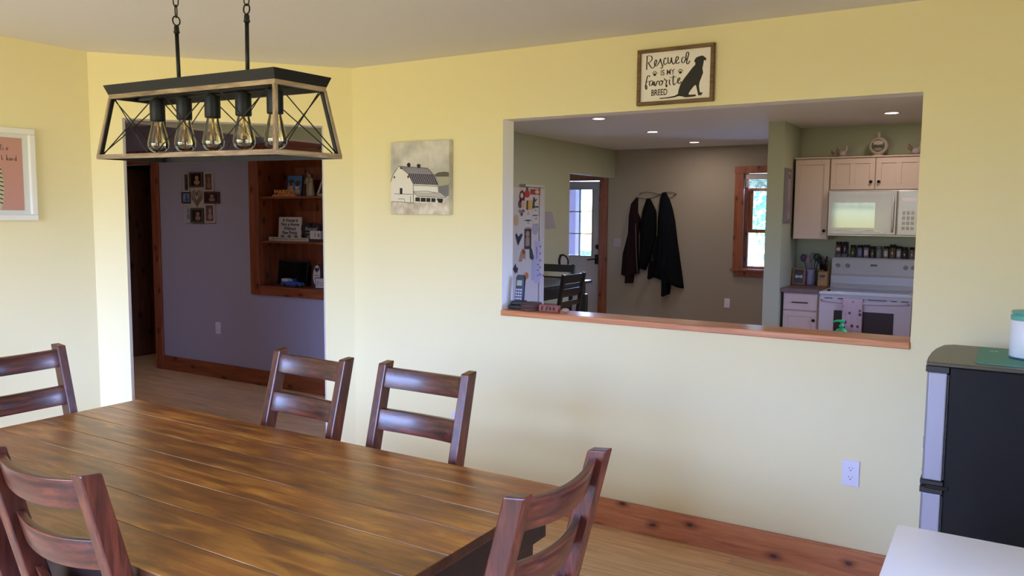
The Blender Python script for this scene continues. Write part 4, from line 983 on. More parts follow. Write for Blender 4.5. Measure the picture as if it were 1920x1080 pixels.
panel_door(t, 1.974-c, 2.346-c, .005, .282, -.331, 2, knob=(2.317-c, .071)); panel_door(t, 2.354-c, 2.727-c, .005, .282, -.331, 2, knob=(2.383-c, .071))
b = B(); b.box(1.967-c, 2.733-c, -.335, -.001, .2915, .303); b.done('top_moulding', CAB, t, bevel=.002)
# microwave
t = thing('microwave', 'white over-the-range microwave with a mirrored door under the short cabinet', 'microwave', (2.35, 4.55, 1.412))
b = B(); b.box(-.381, .381, -.36, -.001, 0, .412); b.done('body', APPL, t, bevel=.004)
MW = mat('microwave_door', '#9b8a83', .2, coat=.25, coat_rough=.05)
b = B(); b.box(-.378, .195, -.385, -.361, .012, .405); d = b.done('door', MW, t, bevel=.006)
b = B(); b.box(-.35, .02, -.3875, -.3855, .075, .30); b.done('door_window', mat('mirror_glass', '#6d6c69', .06, metal=.15, spec=.8), d)
b = B(); b.tube([(.165, -.386, .04), (.165, -.405, .09), (.165, -.41, .2), (.165, -.405, .3), (.165, -.386, .35)], .010, n=10); b.done('handle', APPL, d)
b = B(); b.box(.20, .378, -.383, -.361, .012, .405); cp = b.done('control_panel', MW, t, bevel=.006)
flat('display', cp, [([rect(.23, .31, .35, .345)], 0)], [mat('mw_display', '#e8dcec', .3)], depth=-.3835)
flat('keypad', cp, [([rect(.24+.035*i, .06+.045*j, .265+.035*i, .09+.045*j) for i in range(3) for j in range(4)], 0)], [mat('mw_keys', '#bcb1ac', .4)], depth=-.3835)
b = B(); b.tube([(-.30+i*.02, -.389, .045+.012*math.sin(i*.55)) for i in range(22)], .003, n=6); b.done('trim_wave', mat('trim_silver', '#d8d0d0', .2, metal=.4), d)
# things on top of the wall cabinets
RES = mat('figurine_white', '#b8aaa6', .55, var=.25, var_scale=40)
def bird(label, x, s, y=4.38):
    t = thing('bird_figurine', label, 'figurine', (x, y, 2.1325))
    b = B(); b.ball((0, 0, .035*s), .032*s, .02*s, .026*s); b.tube([(.02*s, 0, .045*s), (.03*s, 0, .07*s), (.028*s, 0, .088*s)], [.013*s, .010*s, .008*s], n=10); b.ball((.03*s, 0, .092*s), .012*s)
    b.tube([(.04*s, 0, .092*s), (.052*s, 0, .088*s)], [.004*s, .001], n=6); b.lathe([(0, 0), (.024*s, 0), (.02*s, .008*s), (0, .012*s)], n=16); b.done('body', RES, t)
    b = B(); b.tube([(-.025*s, 0, .04*s), (-.045*s, 0, .062*s), (-.05*s, 0, .085*s)], [.012*s, .014*s, .004*s], n=8); b.done('tail', mat('tail_brown', '#8d7466', .6), t)
bird('small white hen figurine at the left on top of the short cabinet', 1.985, .85)
bird('small white rooster figurine beside the hen on top of the short cabinet', 2.05, 1.05, 4.33)
bird('white bird figurine at the right end of the short cabinet top, cut off', 2.655, 1.2)
t = thing('round_jug', 'round white moon-shaped jug with a dark landscape picture, on the short cabinet', 'jug', (2.346, 4.38, 2.1325))
Mj = Matrix.Translation((0, 0, .098)) @ Matrix.Rotation(PI/2, 4, 'X')
b = B(); b.lathe([(0, -.03), (.06, -.03), (.078, -.018), (.083, 0), (.078, .018), (.06, .03), (0, .03)], n=40, M=Mj)
b.lathe([(.05, 0), (.05, .010), (.035, .022), (0, .022)], n=24); b.done('body', mat('jug_white', '#c3b6aa', .35), t)
b = B(); b.lathe([(.014, .176), (.0145, .205), (.018, .212), (.018, .222), (0, .222)], n=20); b.done('neck', mat('jug_white', '#c3b6aa', .35), t)
JP = [mat('jug_dark', '#3c322a', .4), mat('jug_light', '#bdb2a2', .4), mat('jug_tan', '#8a7c60', .4)]
flat('picture', t, [([disc(0, .098, .056, n=36)], 0), ([disc(0, .125, .043, .020, n=24)], 1), ([[(-.045, .104), (-.02, .112), (0, .106), (.02, .114), (.046, .102), (.03, .118), (-.03, .118)]], 1), ([disc(0, .066, .036, .014)], 2)], JP, depth=-.0302)
# base cabinet and counter
t, c = cabinet('pinkish-white base cabinet with a drawer, left of the stove', 1.655, 1.965, 3.945, 4.55, .10, .893)
b = B(); b.box(1.662-c, 1.958-c, -.627, -.606, .635, .783); d = b.done('drawer', CAB, t, bevel=.003)
b = B(); b.cyl((1.738-c, -.645, .705), (1.880-c, -.645, .705), .005, n=10); b.cyl((1.75-c, -.627, .705), (1.75-c, -.645, .705), .004, n=8); b.cyl((1.868-c, -.627, .705), (1.868-c, -.645, .705), .004, n=8); b.done('handle', KNOB, d)
panel_door(t, 1.662-c, 1.958-c, .01, .622, -.627, knob=(1.932-c, .548))
b = B(); b.box(1.66-c, 1.96-c, -.54, -.01, -.10, -.001); b.done('toe_kick', BLKP, t)
CTR = mat('counter_brown', '#6e5550', .45, var=.25, var_scale=30)
t = thing('countertop', 'short brown countertop between the partition wall and the stove', 'countertop', (1.80, 4.55, .8935)); b = B(); b.box(-.167, .167, -.645, -.001, 0, .037); b.done('slab', CTR, t, bevel=.004)
# stove
t = thing('stove', 'white electric range with a black oven window and a dish towel on its handle', 'stove', (2.35, 4.54, 0))
b = B(); b.box(-.377, .377, -.60, -.03, .05, .895); b.done('body', APPL, t, bevel=.003)
b = B(); b.box(-.379, .379, -.645, -.03, .8955, .918); b.done('cooktop_rim', APPL, t, bevel=.006)
b = B(); b.box(-.34, .34, -.60, -.09, .9182, .9205); b.done('cooktop_glass', mat('cooktop_black', '#2a262b', .1, coat=.6), t)
b = B(); b.prism([(-.115, .919), (-.028, .919), (-.028, 1.195), (-.06, 1.195), (-.085, 1.05), (-.10, 1.03), (-.10, .96)], -.378, .378, 'yz'); b.done('backguard', APPL, t, bevel=.004)
b = B(); b.box(-.384, .384, -.075, -.0, 1.1955, 1.204); b.done('top_ledge', mat('ledge_white', '#b9b2bb', .35), t, bevel=.002)
Mb = Matrix.Translation((0, -.0735, 1.125)) @ Matrix.Rotation(math.radians(9.8), 4, 'X')
for x in (-.32, -.235, .26, .325):
    b = B()
    Mk = Matrix.Translation((x, -.076, 1.125)) @ Matrix.Rotation(PI/2-math.radians(9.8), 4, 'X') if True else None
    b.lathe([(0, .022), (.015, .022), (.018, .016), (.019, 0), (0, 0)], n=24, M=Mk); b.done('burner_knob', mat('knob_grey', '#a79f9f', .4), t)
b = B(); b.box(-.035, .02, -.0795, -.074, 1.128, 1.145); b.done('display', BLKP, t)
OV = mat('oven_white', '#cfc4c6', .25, coat=.4)
b = B(); b.box(-.374, .374, -.64, -.601, .30, .868); d = b.done('oven_door', OV, t, bevel=.006)
b = B(); b.box(-.245, .24, -.6425, -.6405, .53, .757); b.done('oven_window', mat('oven_glass', '#231e22', .12, coat=.6), d)
b = B(); pts = [(-.355+.71*i/20, -.64-.032*math.sin(PI*i/20)**.5, .843-.012*math.sin(PI*i/20)) for i in range(21)]; b.tube(pts, .0135, n=12); b.done('door_handle', mat('handle_lilac', '#bfb4c4', .3), d)
b = B()
for x0, x1 in ((-.33, -.26), (-.22, -.17), (-.13, .0), (.03, .18), (.21, .26), (.29, .35)): b.box(x0, x1, -.6415, -.6402, .871-.012, .866)
b.done('vent_slots', BLKP, d)
b = B(); b.box(-.374, .374, -.635, -.601, .06, .292); b.done('bottom_drawer', OV, t, bevel=.006)
# towel over the oven handle
TW = mat('towel_print', '#c6b2bd', .9)
nt = TW.node_tree; N = nt.nodes; L = nt.links
vo = N.new('ShaderNodeTexVoronoi'); vo.inputs['Scale'].default_value = 17; vo.inputs['Randomness'].default_value = .8; rp_ = N.new('ShaderNodeValToRGB')
rp_.color_ramp.elements[0].position = .20; rp_.color_ramp.elements[0].color = S('#5d4a58'); rp_.color_ramp.elements[1].position = .30; rp_.color_ramp.elements[1].color = S('#c6b2bd')
tcn = [x for x in N if x.type == 'TEX_COORD'][0]; L.new(tcn.outputs['Object'], vo.inputs['Vector']); L.new(vo.outputs['Distance'], rp_.inputs[0]); L.new(rp_.outputs[0], N['Principled BSDF'].inputs['Base Color'])
def cloth(name, x0, x1, prof, m, th=.004, wav=.006, k=3.0):
    b = B(); nx = 16; rows = []
    for (y, z, wv) in prof:
        rows.append([(x0+(x1-x0)*i/nx, y+wav*wv*math.sin(k*2*PI*i/nx+z*9), z+.006*wv*math.sin(5*i/nx)) for i in range(nx+1)])
    V = [[b.bm.verts.new(p) for p in r] for r in rows]
    for A, C in zip(V, V[1:]):
        for i in range(nx):
            f = b.bm.faces.new((A[i], A[i+1], C[i+1], C[i])); f.smooth = True
    o = b.done(name, m, None); md = o.modifiers.new('s', 'SOLIDIFY'); md.thickness = th; md.offset = 0
    return o
yh = 3.871
o = cloth('dish_towel', 2.183, 2.345, [(3.893, .55, .4), (3.892, .70, .3), (3.888, .80, .1), (3.884, .85, 0), (3.872, .868, 0), (yh-.014, .866, 0), (yh-.022, .85, .1), (yh-.023, .75, .6), (yh-.024, .64, .9), (yh-.024, .575, 1)], TW)
tag(o, 'pale dish towel with dark motifs folded over the oven door handle', 'towel')
# jars on the ledge
rnd = random.Random(5)
LID = mat('jar_lid', '#15110f', .4)
jars = [(2.023, .145, .028, '#7a4a44', 'tall jar with a reddish band at the left end of the stove ledge'), (2.08, .145, .026, '#3b3550', 'tall jar with a dark blue band beside the left-end jar'), (2.152, .118, .027, '#4a4c34', 'green-brown spice jar, third from the left on the stove ledge'),
        (2.213, .118, .027, '#6a6c86', 'black-lidded spice jar with a pale label, fourth from the left'), (2.268, .12, .027, '#7f7f8c', 'black-lidded spice jar with a silver label, fifth from the left'), (2.322, .108, .024, '#4d403e', 'slim dark spice jar, sixth from the left, before the grey one'),
        (2.376, .11, .026, '#7b8580', 'grey see-through spice jar with a silver lid, middle of the ledge'), (2.437, .112, .025, '#8a7a74', 'black-lidded jar with a bright white label, right of the grey one'), (2.492, .128, .030, '#6b5c40', 'widest black-lidded spice jar of the row on the stove ledge'),
        (2.545, .115, .025, '#8d8484', 'spice jar with a spotted white label right of the widest jar'), (2.594, .108, .026, '#393430', 'all-dark spice jar near the right end of the stove ledge'), (2.655, .108, .025, '#7a6a6a', 'pale pinkish jar at the right end of the stove ledge')]
for i, (x, h, r, col_, lb) in enumerate(jars):
    t = thing('spice_jar', lb, 'jar', (x, 4.505, 1.2045), 0, 'spice jars on the ledge above the stove')
    if i < 2:
        b = B(); b.box(-.027, .027, -.027, .027, 0, .034); b.done('stand', BLKP, t, bevel=.002); z0 = .0345
    else: z0 = 0
    b = B(); b.lathe([(0, z0), (r*.9, z0), (r*.95, z0+.004), (r*.95, h*.74), (r*.8, h*.8), (0, h*.8)], n=18); b.done('glass', mat('jar'+col_, col_, .15, coat=.5), t)
    b = B(); b.lathe([(0, h*.8), (r*.86, h*.8), (r*.88, h*.99), (r*.8, h), (0, h)], n=18); b.done('lid', mat('lid_silver', '#9a958f', .3, metal=.6) if i == 6 else LID, t)
    if i in (0, 3, 4, 7, 9):
        b = B(); k = 7; pts = [(r*.965*math.cos(a), r*.965*math.sin(a)) for a in [PI*1.5+(q-3)*.22 for q in range(k)]]
        for (x0_, y0_), (x1_, y1_) in zip(pts, pts[1:]): b.face([(x0_, y0_, z0+h*.18), (x1_, y1_, z0+h*.18), (x1_, y1_, h*.62), (x0_, y0_, h*.62)])
        b.done('label', mat('jar_label%d' % (i == 3), '#8583b0' if i == 3 else '#d3c6c6', .5), t)
# counter items left of the stove
ZC = .9308
t = thing('bone_frame', 'small wooden picture frame with a white bone shape, on the brown countertop', 'picture frame', (1.702, 4.33, ZC), rot=(-.12, 0, 0))
b = B()
for r_ in ((-.062, .062, .001, .02), (-.062, .062, .145, .165), (-.062, -.042, .02, .145), (.042, .062, .02, .145)): b.box(r_[0], r_[1], -.012, .012, r_[2], r_[3])
b.done('frame', wood('small_frame_wood', '#5a3a24', '#7d5536', '#946a46', 'x', 4, .5), t, bevel=.0015)
bone = [disc(-.025, .088, .009), disc(-.025, .074, .009), disc(.025, .088, .009), disc(.025, .074, .009), rect(-.025, .072, .025, .09)]
flat('picture', t, [([rect(-.043, .019, .043, .146)], 0), (bone, 1)], [mat('frame_dark', '#332d30', .5), mat('bone_white', '#c6bcc2', .6)], depth=0)
t = thing('utensil_crock', 'pale lilac crock full of kitchen utensils behind the bone picture frame', 'crock', (1.785, 4.44, ZC))
b = B(); b.lathe([(0, 0), (.042, 0), (.048, .01), (.05, .06), (.047, .12), (.052, .15), (.047, .15), (.043, .12), (.045, .012), (0, .01)], n=28); b.done('pot', mat('crock_lilac', '#a09ab4', .35), t)
for (dx, dy, tx_, h, c_, w_) in ((-.02, 0, -.05, .29, '#4a2f55', .026), (-.005, -.01, -.02, .27, '#b0788f', .014), (.01, 0, .0, .31, '#7b7480', .016), (.02, .01, .03, .30, '#23241c', .026), (.028, 0, .05, .28, '#1c1d1a', .022)):
    b = B(); b.tube([(dx, dy, .02), (dx+tx_*.5, dy, h*.6), (dx+tx_*.8, dy, h*.78)], .0045, n=6); b.ball((dx+tx_, dy, h*.88), w_, .006, h*.13, n=12); b.done('utensil', mat('ut'+c_, c_, .5), t)
t = thing('knife_block', 'light wooden knife block with black-handled knives next to the stove', 'knife block', (1.918, 4.40, ZC))
KB = wood('block_wood', '#8a6238', '#b4834e', '#c9995f', 'z', 4, .5)
b = B(); b.prism([(-.07, 0), (.07, 0), (.07, .02), (.035, .185), (-.045, .13)], -.042, .042, 'yz'); b.done('block', KB, t, bevel=.003)
for k, (x, y, l) in enumerate(((-.028, -.005, .12), (-.012, .0, .11), (.008, -.015, .10), (.024, .0, .125), (.028, -.02, .10))):
    b = B(); z = .155+y*.6; b.tube([(x, y, z-.012), (x-.004*(x < 0), y-.03, z+l*.5), (x-.012*(1 if x < 0 else -.4), y-.045, z+l)], [.009, .0105, .008], n=8); b.done('knife_handle', BLKP, t)
flat('emblem', t, [([disc(0, .105, .028, .024, n=20)[10:]+[(.028, .105)]], 0)], [BLKP], depth=-.0705)
# long grey frame on the side of the partition (faces +x)
t = thing('narrow_wall_hanging', 'tall narrow grey framed hanging on the side of the partition wall', 'wall hanging', (1.63, 4.045, 1.53), PI/2)
b = B(); b.box(-.14, .14, -.018, -.001, 0, .495); b.done('board', mat('hanging_grey', '#7c737a', .6), t, bevel=.002)
flat('panel', t, [([rect(-.05, .03, .05, .46)], 0), ([rect(-.03, .40, .025, .44)], 1), ([disc(0, .15, .03, .06), disc(0, .15, .02, .045)], 2)], [mat('hang_light', '#a2949a', .6), BLKP, mat('hang_mid', '#8a7c82', .6)], depth=-.0182)

# ---------------------------------------------------------------- far kitchen: coats, switch, heater
def PX(x, y):        # outline digitised on the far wall: metres from a sheet of traced points
    px, py = 1140+x/3.857, 320+y/3.857
    return (-0.924+(px-1165)*.00732, 1.822-(py-370)*.00697)
def coat(name, label, left, right, m, depth=.09, folds=4, seed=1, parent=None, y0=6.115, loc=None):
    """garment hanging from a hook: rounded front, flat back; left/right edges given from the top down"""
    rows = []; Lp = [PX(*p) for p in left]; Rp = [PX(*p) for p in right]
    def at(P, z):
        for a, c in zip(P, P[1:]):
            if a[1] >= z >= c[1]: k = (a[1]-z)/max(1e-6, a[1]-c[1]); return a[0]+(c[0]-a[0])*k
        return P[0][0] if z > P[0][1] else P[-1][0]
    zt = min(Lp[0][1], Rp[0][1]); zl, zr = Lp[-1][1], Rp[-1][1]; n = 26; b = B(); nseg = 18
    for i in range(n+1):
        f = i/n; row = []
        for j in range(nseg+1):
            s = j/nseg; zb = zl+(zr-zl)*s; z = zt+(zb-zt)*f
            xl, xr = at(Lp, min(zt, z)), at(Rp, min(zt, z)); x = xl+(xr-xl)*s
            d = depth*(.35+.65*min(1, f*3))*math.sin(PI*s)**.6 + .012*math.sin(folds*2*PI*s+seed+f*1.5)*min(1, f*2)*math.sin(PI*s)
            row.append((x, y0-.004-max(.002, d), z + .012*math.sin(7*s+seed)*(f**6)))
        rows.append([b.bm.verts.new(p) for p in row])
    back = [b.bm.verts.new((r[0].co.x, y0-.002, r[0].co.z)) for r in rows]; back2 = [b.bm.verts.new((r[-1].co.x, y0-.002, r[-1].co.z)) for r in rows]
    for A, C in zip(rows, rows[1:]):
        for j in range(nseg): f_ = b.bm.faces.new((A[j], A[j+1], C[j+1], C[j])); f_.smooth = True
    for i in range(n):
        b.bm.faces.new((rows[i][0], back[i], back[i+1], rows[i+1][0])); b.bm.faces.new((rows[i][-1], back2[i], back2[i+1], rows[i+1][-1])); b.bm.faces.new((back[i], back2[i], back2[i+1], back[i+1]))
    b.bm.faces.new(rows[0]+[back2[0], back[0]]); b.bm.faces.new(rows[-1]+[back2[-1], back[-1]])
    return b.done(name, m, parent)
MAR = mat('maroon_fleece', '#211218', .95, spec=.15); NVY = mat('black_wool', '#0c0d11', .95, spec=.15); NV2 = mat('navy_wool', '#0d1017', .95, spec=.15)
t = thing('hanging_jacket', 'maroon and black zip jacket hanging leftmost on the far wall', 'jacket', (0, 0, 0))
coat('body', '', [(198,195),(160,240),(146,330),(144,450),(106,600),(96,762)], [(212,195),(213,300),(232,345),(222,480),(228,600),(232,745)], MAR, .08, 3, 1, t)
coat('sleeve', '', [(146,455),(138,560),(132,700),(130,800)], [(185,455),(192,560),(196,700),(190,812)], MAR, .11, 2, 2, t)
b = B(); p = [PX(212, 380), PX(216, 480), PX(222, 600), PX(234, 742)]; b.tube([(x, 6.04, z) for x, z in p], .006, n=6); b.done('zipper', mat('zip_grey', '#55535a', .5), t)
t = thing('hanging_jacket', 'black jacket hanging in the middle on the far wall', 'jacket', (0, 0, 0))
coat('body', '', [(272,203),(245,290),(228,380),(228,500),(236,700)], [(300,203),(345,290),(350,400),(348,520),(280,712)], NVY, .09, 4, 3, t)
t = thing('hanging_jacket', 'longest black coat with a collar, hanging rightmost on the far wall', 'coat', (0, 0, 0))
coat('body', '', [(385,160),(368,210),(358,330),(354,480),(342,600),(330,750)], [(412,160),(440,215),(462,280),(480,360),(500,500),(540,740),(552,826)], NV2, .11, 5, 5, t)
coat('sleeve', '', [(352,470),(335,560),(304,690),(304,765)], [(372,470),(372,560),(350,690),(335,768)], NV2, .13, 2, 6, t)
coat('sleeve', '', [(395,560),(392,700),(400,800),(402,882)], [(440,560),(455,700),(462,800),(455,882)], NV2, .15, 2, 7, t)
mk = []
x0, z0 = PX(346, 600)
for k in range(4): mk += stroke([(x0-.012, z0-.018*k), (x0+.010, z0-.006-.018*k), (x0-.008, z0-.013-.018*k)], .005, k=3)
flat('white_logo', t, [(mk, 0)], [mat('logo_white', '#a3a3a6', .7)], depth=5.988)
t = thing('wire_coat_rack', 'wavy thin metal coat rack on the far wall above the jackets', 'coat rack', (-.44, 6.12, 1.85))
b = B()
b.tube([(-.24, -.02, .022), (-.14, -.02, .04), (-.03, -.02, .022), (.02, -.02, 0), (.10, -.02, .035), (.20, -.02, .035), (.245, -.02, .015)], .004, n=6)
b.tube([(-.30, -.02, -.03), (-.16, -.02, -.05), (-.06, -.02, -.035), (.02, -.02, 0), (.12, -.02, -.04), (.2, -.02, -.03), (.245, -.02, .015)], .004, n=6); b.done('rail', mat('rack_metal', '#5c5148', .5, metal=.4), t)
b = B()
for x in (-.24, .02, .245): b.cyl((x, -.001, .01 if x else 0), (x, -.02, .01 if x else 0), .005, n=8)
b.done('standoffs', mat('rack_metal', '#5c5148', .5, metal=.4), t)
t = thing('light_switch', 'pale double switch plate between the entry door casing and the jackets', 'switch', (-.985, 6.12, 1.17))
b = B(); b.box(-.058, .058, -.006, -.0005, 0, .115); b.done('plate', mat('switch_plate', '#a59aa0', .5), t, bevel=.002)
for x in (-.025, .025): b = B(); b.box(x-.008, x+.008, -.010, -.006, .04, .075); b.done('rocker', mat('switch_plate', '#a59aa0', .5), t)

# ---------------------------------------------------------------- white refrigerator beside the pass-through (its side faces +x)
t = thing('refrigerator', 'tall white refrigerator whose side is covered with magnets and papers', 'refrigerator', (.80, .52, 0), PI/2)
# local frame: +x runs along world +y, the visible side faces local -y
FW = mat('fridge_white', '#cdc3c0', .4, bump=.2, bump_scale=400)
b = B(); b.box(-.36, .34, 0, .72, .03, 1.75); b.done('body', FW, t, bevel=.004)
for z0, z1 in ((1.19, 1.752), (.06, 1.18)):
    b = B(); b.box(.352, .417, -.002, .722, z0, z1); d = b.done('door', FW, t, bevel=.008)
    b = B(); b.box(.342, .351, .004, .716, z0+.01, z1-.01); b.done('gasket', mat('gasket_grey', '#8e8884', .6), d)
b = B(); b.box(.17, .41, -.001, .05, 1.7535, 1.772); b.done('hinge_cover', FW, t, bevel=.004)
b = B()
b.box(-.35, .33, .02, .70, 0, .03); b.done('base', BLKP, t)
def V(y, z): return (y-.52, z)
def mag(name, label, cat, polys_layers, mats, d=-.0012):
    o = flat(name, None, polys_layers, mats, depth=d, step=.0004); o.location = (.80, .52, 0); o.rotation_euler = (0, 0, PI/2); tag(o, label, cat, 'magnets and papers on the refrigerator side'); return o
def mm(n, c): return mat('mag_'+n, c, .5)
u, v = V(.81, 1.725); mag('magnet', 'long red magnet at the top right of the refrigerator side', 'magnet', [([rect(u-.065, v-.018, u+.062, v+.016)], 0), ([disc(u+.02, v, .028, .013)], 1)], [mm('red', '#9c3b35'), mm('pink', '#d8aaa0')])
u, v = V(.705, 1.715); mag('magnet', 'bright red round magnet near the top of the refrigerator side', 'magnet', [([disc(u, v-.005, .034, .024)], 0), ([disc(u, v+.025, .014, .014)], 1)], [mm('scarlet', '#c3261f'), mm('olive', '#4d4a36')])
u, v = V(.645, 1.69); mag('magnet', 'dark purple and white magnet left of the bright red one', 'magnet', [([disc(u, v, .034, .04)], 0), ([disc(u-.005, v+.008, .018, .016)], 1)], [mm('plum', '#5d2238'), mm('cream', '#cdb9a4')])
u, v = V(.64, 1.645); mag('magnet', 'small purple figure magnet with a yellow middle', 'magnet', [([disc(u-.02, v, .022, .026)], 0), ([disc(u+.014, v, .022, .024)], 1)], [mm('violet', '#59305c'), mm('sand', '#c9a468')])
u, v = V(.74, 1.64); mag('magnet', 'yellow mug-shaped magnet on the refrigerator side', 'magnet', [([rect(u-.045, v-.028, u+.03, v+.03)], 0), ([rect(u-.04, v-.03, u-.022, v+.028)], 1)], [mm('yellow', '#d0a45c'), mm('brown', '#4b3022')])
u, v = V(.80, 1.655); mag('magnet', 'dark green lettered magnet right of the yellow mug magnet', 'magnet', [([[(u-.03, v-.035), (u+.0, v-.035), (u+.004, v+.03), (u-.012, v+.04)], rect(u, v-.03, u+.05, v-.02), [(u-.005, v), (u+.03, v+.02), (u+.026, v+.028), (u-.005, v+.012)]], 0)], [mm('green', '#34392a')])
u, v = V(.64, 1.595); mag('magnet', 'small pink and green butterfly-like magnet', 'magnet', [([disc(u-.02, v+.006, .015, .01)], 1), ([disc(u+.018, v+.008, .02, .01)], 0), ([disc(u, v-.012, .012, .012)], 2)], [mm('magenta', '#9c4a78'), mm('sage', '#7a8766'), mm('darkv', '#4a2b40')])
for k, (y, z, w, h, lb) in enumerate(((.72, 1.575, .07, .07, 'small white note with faint lines, upper left of the two'), (.81, 1.60, .08, .055, 'white note with a dark underline, below the green magnet'), (.82, 1.545, .08, .06, 'white note with a thick underline, second below the green magnet'), (.72, 1.52, .08, .05, 'white note with a dark line above the framed strip photo'))):
    u, v = V(y, z); mag('note', lb, 'note', [([rect(u-w/2, v-h/2, u+w/2, v+h/2)], 0), ([rect(u-w*.4, v-h*.45, u+w*.4, v-h*.38), rect(u-w*.2, v+h*.1, u+w*.25, v+h*.15), rect(u-w*.1, v+h*.25, u+w*.2, v+h*.3)], 1)], [mm('paper', '#d3c8c4'), mm('ink', '#4a4444')], d=-.0004)
u, v = V(.81, 1.487); mag('magnet', 'pale lilac oval magnet below the white notes', 'magnet', [([disc(u, v, .042, .036)], 0)], [mm('lilac', '#aaa2b4')])
u, v = V(.61, 1.425); mag('magnet', 'dark navy heart-shaped magnet on the refrigerator side', 'magnet', [([[(u-.01, v-.038), (u-.045, v+.028), (u-.03, v+.042), (u-.008, v+.018), (u+.03, v+.04), (u+.045, v+.028)]], 0)], [mm('navy', '#1e2038')])
u, v = V(.72, 1.428); mag('strip_photo', 'dark strip photo of a couple on the refrigerator side', 'photo', [([rect(u-.042, v-.065, u+.042, v+.065)], 0), ([disc(u-.005, v+.03, .024, .02), rect(u-.03, v-.045, u+.02, v+.01)], 1)], [mm('charcoal', '#37302f'), mm('skin', '#a0827a')])
u, v = V(.655, 1.33); mag('magnet', 'tan dog-shaped magnet with a red spot', 'magnet', [([[(u-.045, v-.04), (u-.02, v+.02), (u+.0, v+.04), (u+.04, v+.02), (u+.035, v-.035), (u+.01, v-.02), (u-.01, v-.045)]], 0), ([disc(u+.012, v+.018, .016, .016)], 1)], [mm('tan', '#a88468'), mm('rust', '#8e2f26')])
u, v = V(.77, 1.335); mag('magnet', 'dark cat-shaped magnet under the strip photo', 'magnet', [([[(u-.03, v+.035), (u+.0, v+.03), (u+.03, v-.03), (u+.01, v-.045), (u-.025, v-.03)]], 0)], [mm('slate', '#3b3a4a')])
u, v = V(.86, 1.275); mag('paper_calendar', 'long lilac paper list hanging at the right edge of the refrigerator side', 'paper', [([rect(u-.055, v-.135, u+.055, v+.135)], 0), ([rect(u-.03, v+.02+.0*k, u-.022, v+.10) for k in range(1)]+[disc(u+.02, v+.1-.045*k, .009, .008, n=8) for k in range(5)]+[rect(u-.02, v-.02-.035*k, u+.0, v-.012-.035*k) for k in range(3)], 1)], [mm('lavp', '#b9accb'), mm('inkp', '#6d6079')])
u, v = V(.80, 1.24); mag('paper_calendar', 'pale blue paper tucked under the lilac list', 'paper', [([rect(u-.03, v-.08, u+.03, v+.06)], 0)], [mm('bluep', '#a9aec4')], d=-.0003)
u, v = V(.575, 1.545); mag('magnet', 'tan magnet partly hidden by the opening edge', 'magnet', [([disc(u, v, .03, .035)], 0)], [mm('tan2', '#c2a07a')])
u, v = V(.57, 1.245); mag('magnet', 'dark leaf-shaped magnet half hidden by the opening edge', 'magnet', [([[(u-.03, v), (u, v-.03), (u+.02, v), (u, v+.035)], [(u, v), (u+.02, v-.03), (u+.035, v+.01)]], 0)], [mm('leaf', '#33313c')])
u, v = V(.70, 1.195); mag('magnet', 'orange and cream round magnet low on the refrigerator side', 'magnet', [([disc(u, v, .036, .026)], 0), ([disc(u+.008, v, .02, .02)], 1)], [mm('cream2', '#c9a78a'), mm('orange', '#c9703c')])
u, v = V(.66, 1.135); mag('magnet', 'small blue and purple magnet behind the handset', 'magnet', [([[(u-.03, v+.03), (u+.035, v+.01), (u+.02, v-.035), (u-.02, v-.02)]], 0)], [mm('bluepurple', '#565080')])
b = B(); b.face([(.802, .9405, 1.60), (.845, .955, 1.602), (.875, .96, 1.49), (.802, .9405, 1.487)]); o = b.done('note', mm('paper2', '#d0c6ca')); md = o.modifiers.new('s', 'SOLIDIFY'); md.thickness = .001; tag(o, 'white paper note sticking out from the refrigerator door front', 'note', 'magnets and papers on the refrigerator side')

# ---------------------------------------------------------------- counter-height dining set in the kitchen
ESP = mat('espresso_wood', '#17120f', .35, coat=.4)
t = thing('counter_height_table', 'black counter-height table in the kitchen beyond the refrigerator', 'table', (-.62, 3.2, 0))
b = B(); b.box(-.41, .395, -.60, .59, .892, .92); b.done('tabletop', ESP, t, bevel=.004)
b = B(); b.box(-.36, .345, -.55, .54, .78, .891); b.done('apron', ESP, t, bevel=.002)
for x in (-.345, .33):
    for y in (-.535, .525): b = B(); b.box(x-.035, x+.035, y-.035, y+.035, 0, .779); b.done('leg', ESP, t, bevel=.003)
def pub_chair(label, loc, rz):
    t = thing('counter_chair', label, 'chair', loc, rz, 'black counter-height chairs at the kitchen table')
    def yc(z): return (z-1.05)*.16 if z > .6 else -.072
    for s in (-1, 1):
        b = B(); b.bar((s*.20, -.072, 0), (s*.20, -.072, .6), .035, .035, upv=(0, 1, 0)); b.bar((s*.20, -.072, .6), (s*.20, .0, 1.05), .035, .035, upv=(0, 1, 0)); b.done('back_post', ESP, t, bevel=.003)
        b = B(); b.bar((s*.20, -.37, 0), (s*.20, -.37, .58), .035, .035, upv=(0, 1, 0)); b.done('front_leg', ESP, t, bevel=.003)
    for z0, z1 in ((.965, 1.045), (.86, .915), (.755, .80)):
        b = B(); b.hexa([(-.183, yc(z0)-.01, z0), (.183, yc(z0)-.01, z0), (.183, yc(z0)+.01, z0), (-.183, yc(z0)+.01, z0), (-.183, yc(z1)-.01, z1), (.183, yc(z1)-.01, z1), (.183, yc(z1)+.01, z1), (-.183, yc(z1)+.01, z1)]); b.done('back_rail', ESP, t, bevel=.002)
    b = B(); b.box(-.21, .21, -.39, -.092, .581, .62); b.done('seat', ESP, t, bevel=.006)
    b = B()
    for s in (-1, 1): b.bar((s*.20, -.35, .25), (s*.20, -.09, .25), .02, .03)
    b.bar((-.18, -.37, .2), (.18, -.37, .2), .02, .03); b.done('stretcher', ESP, t)
    return t
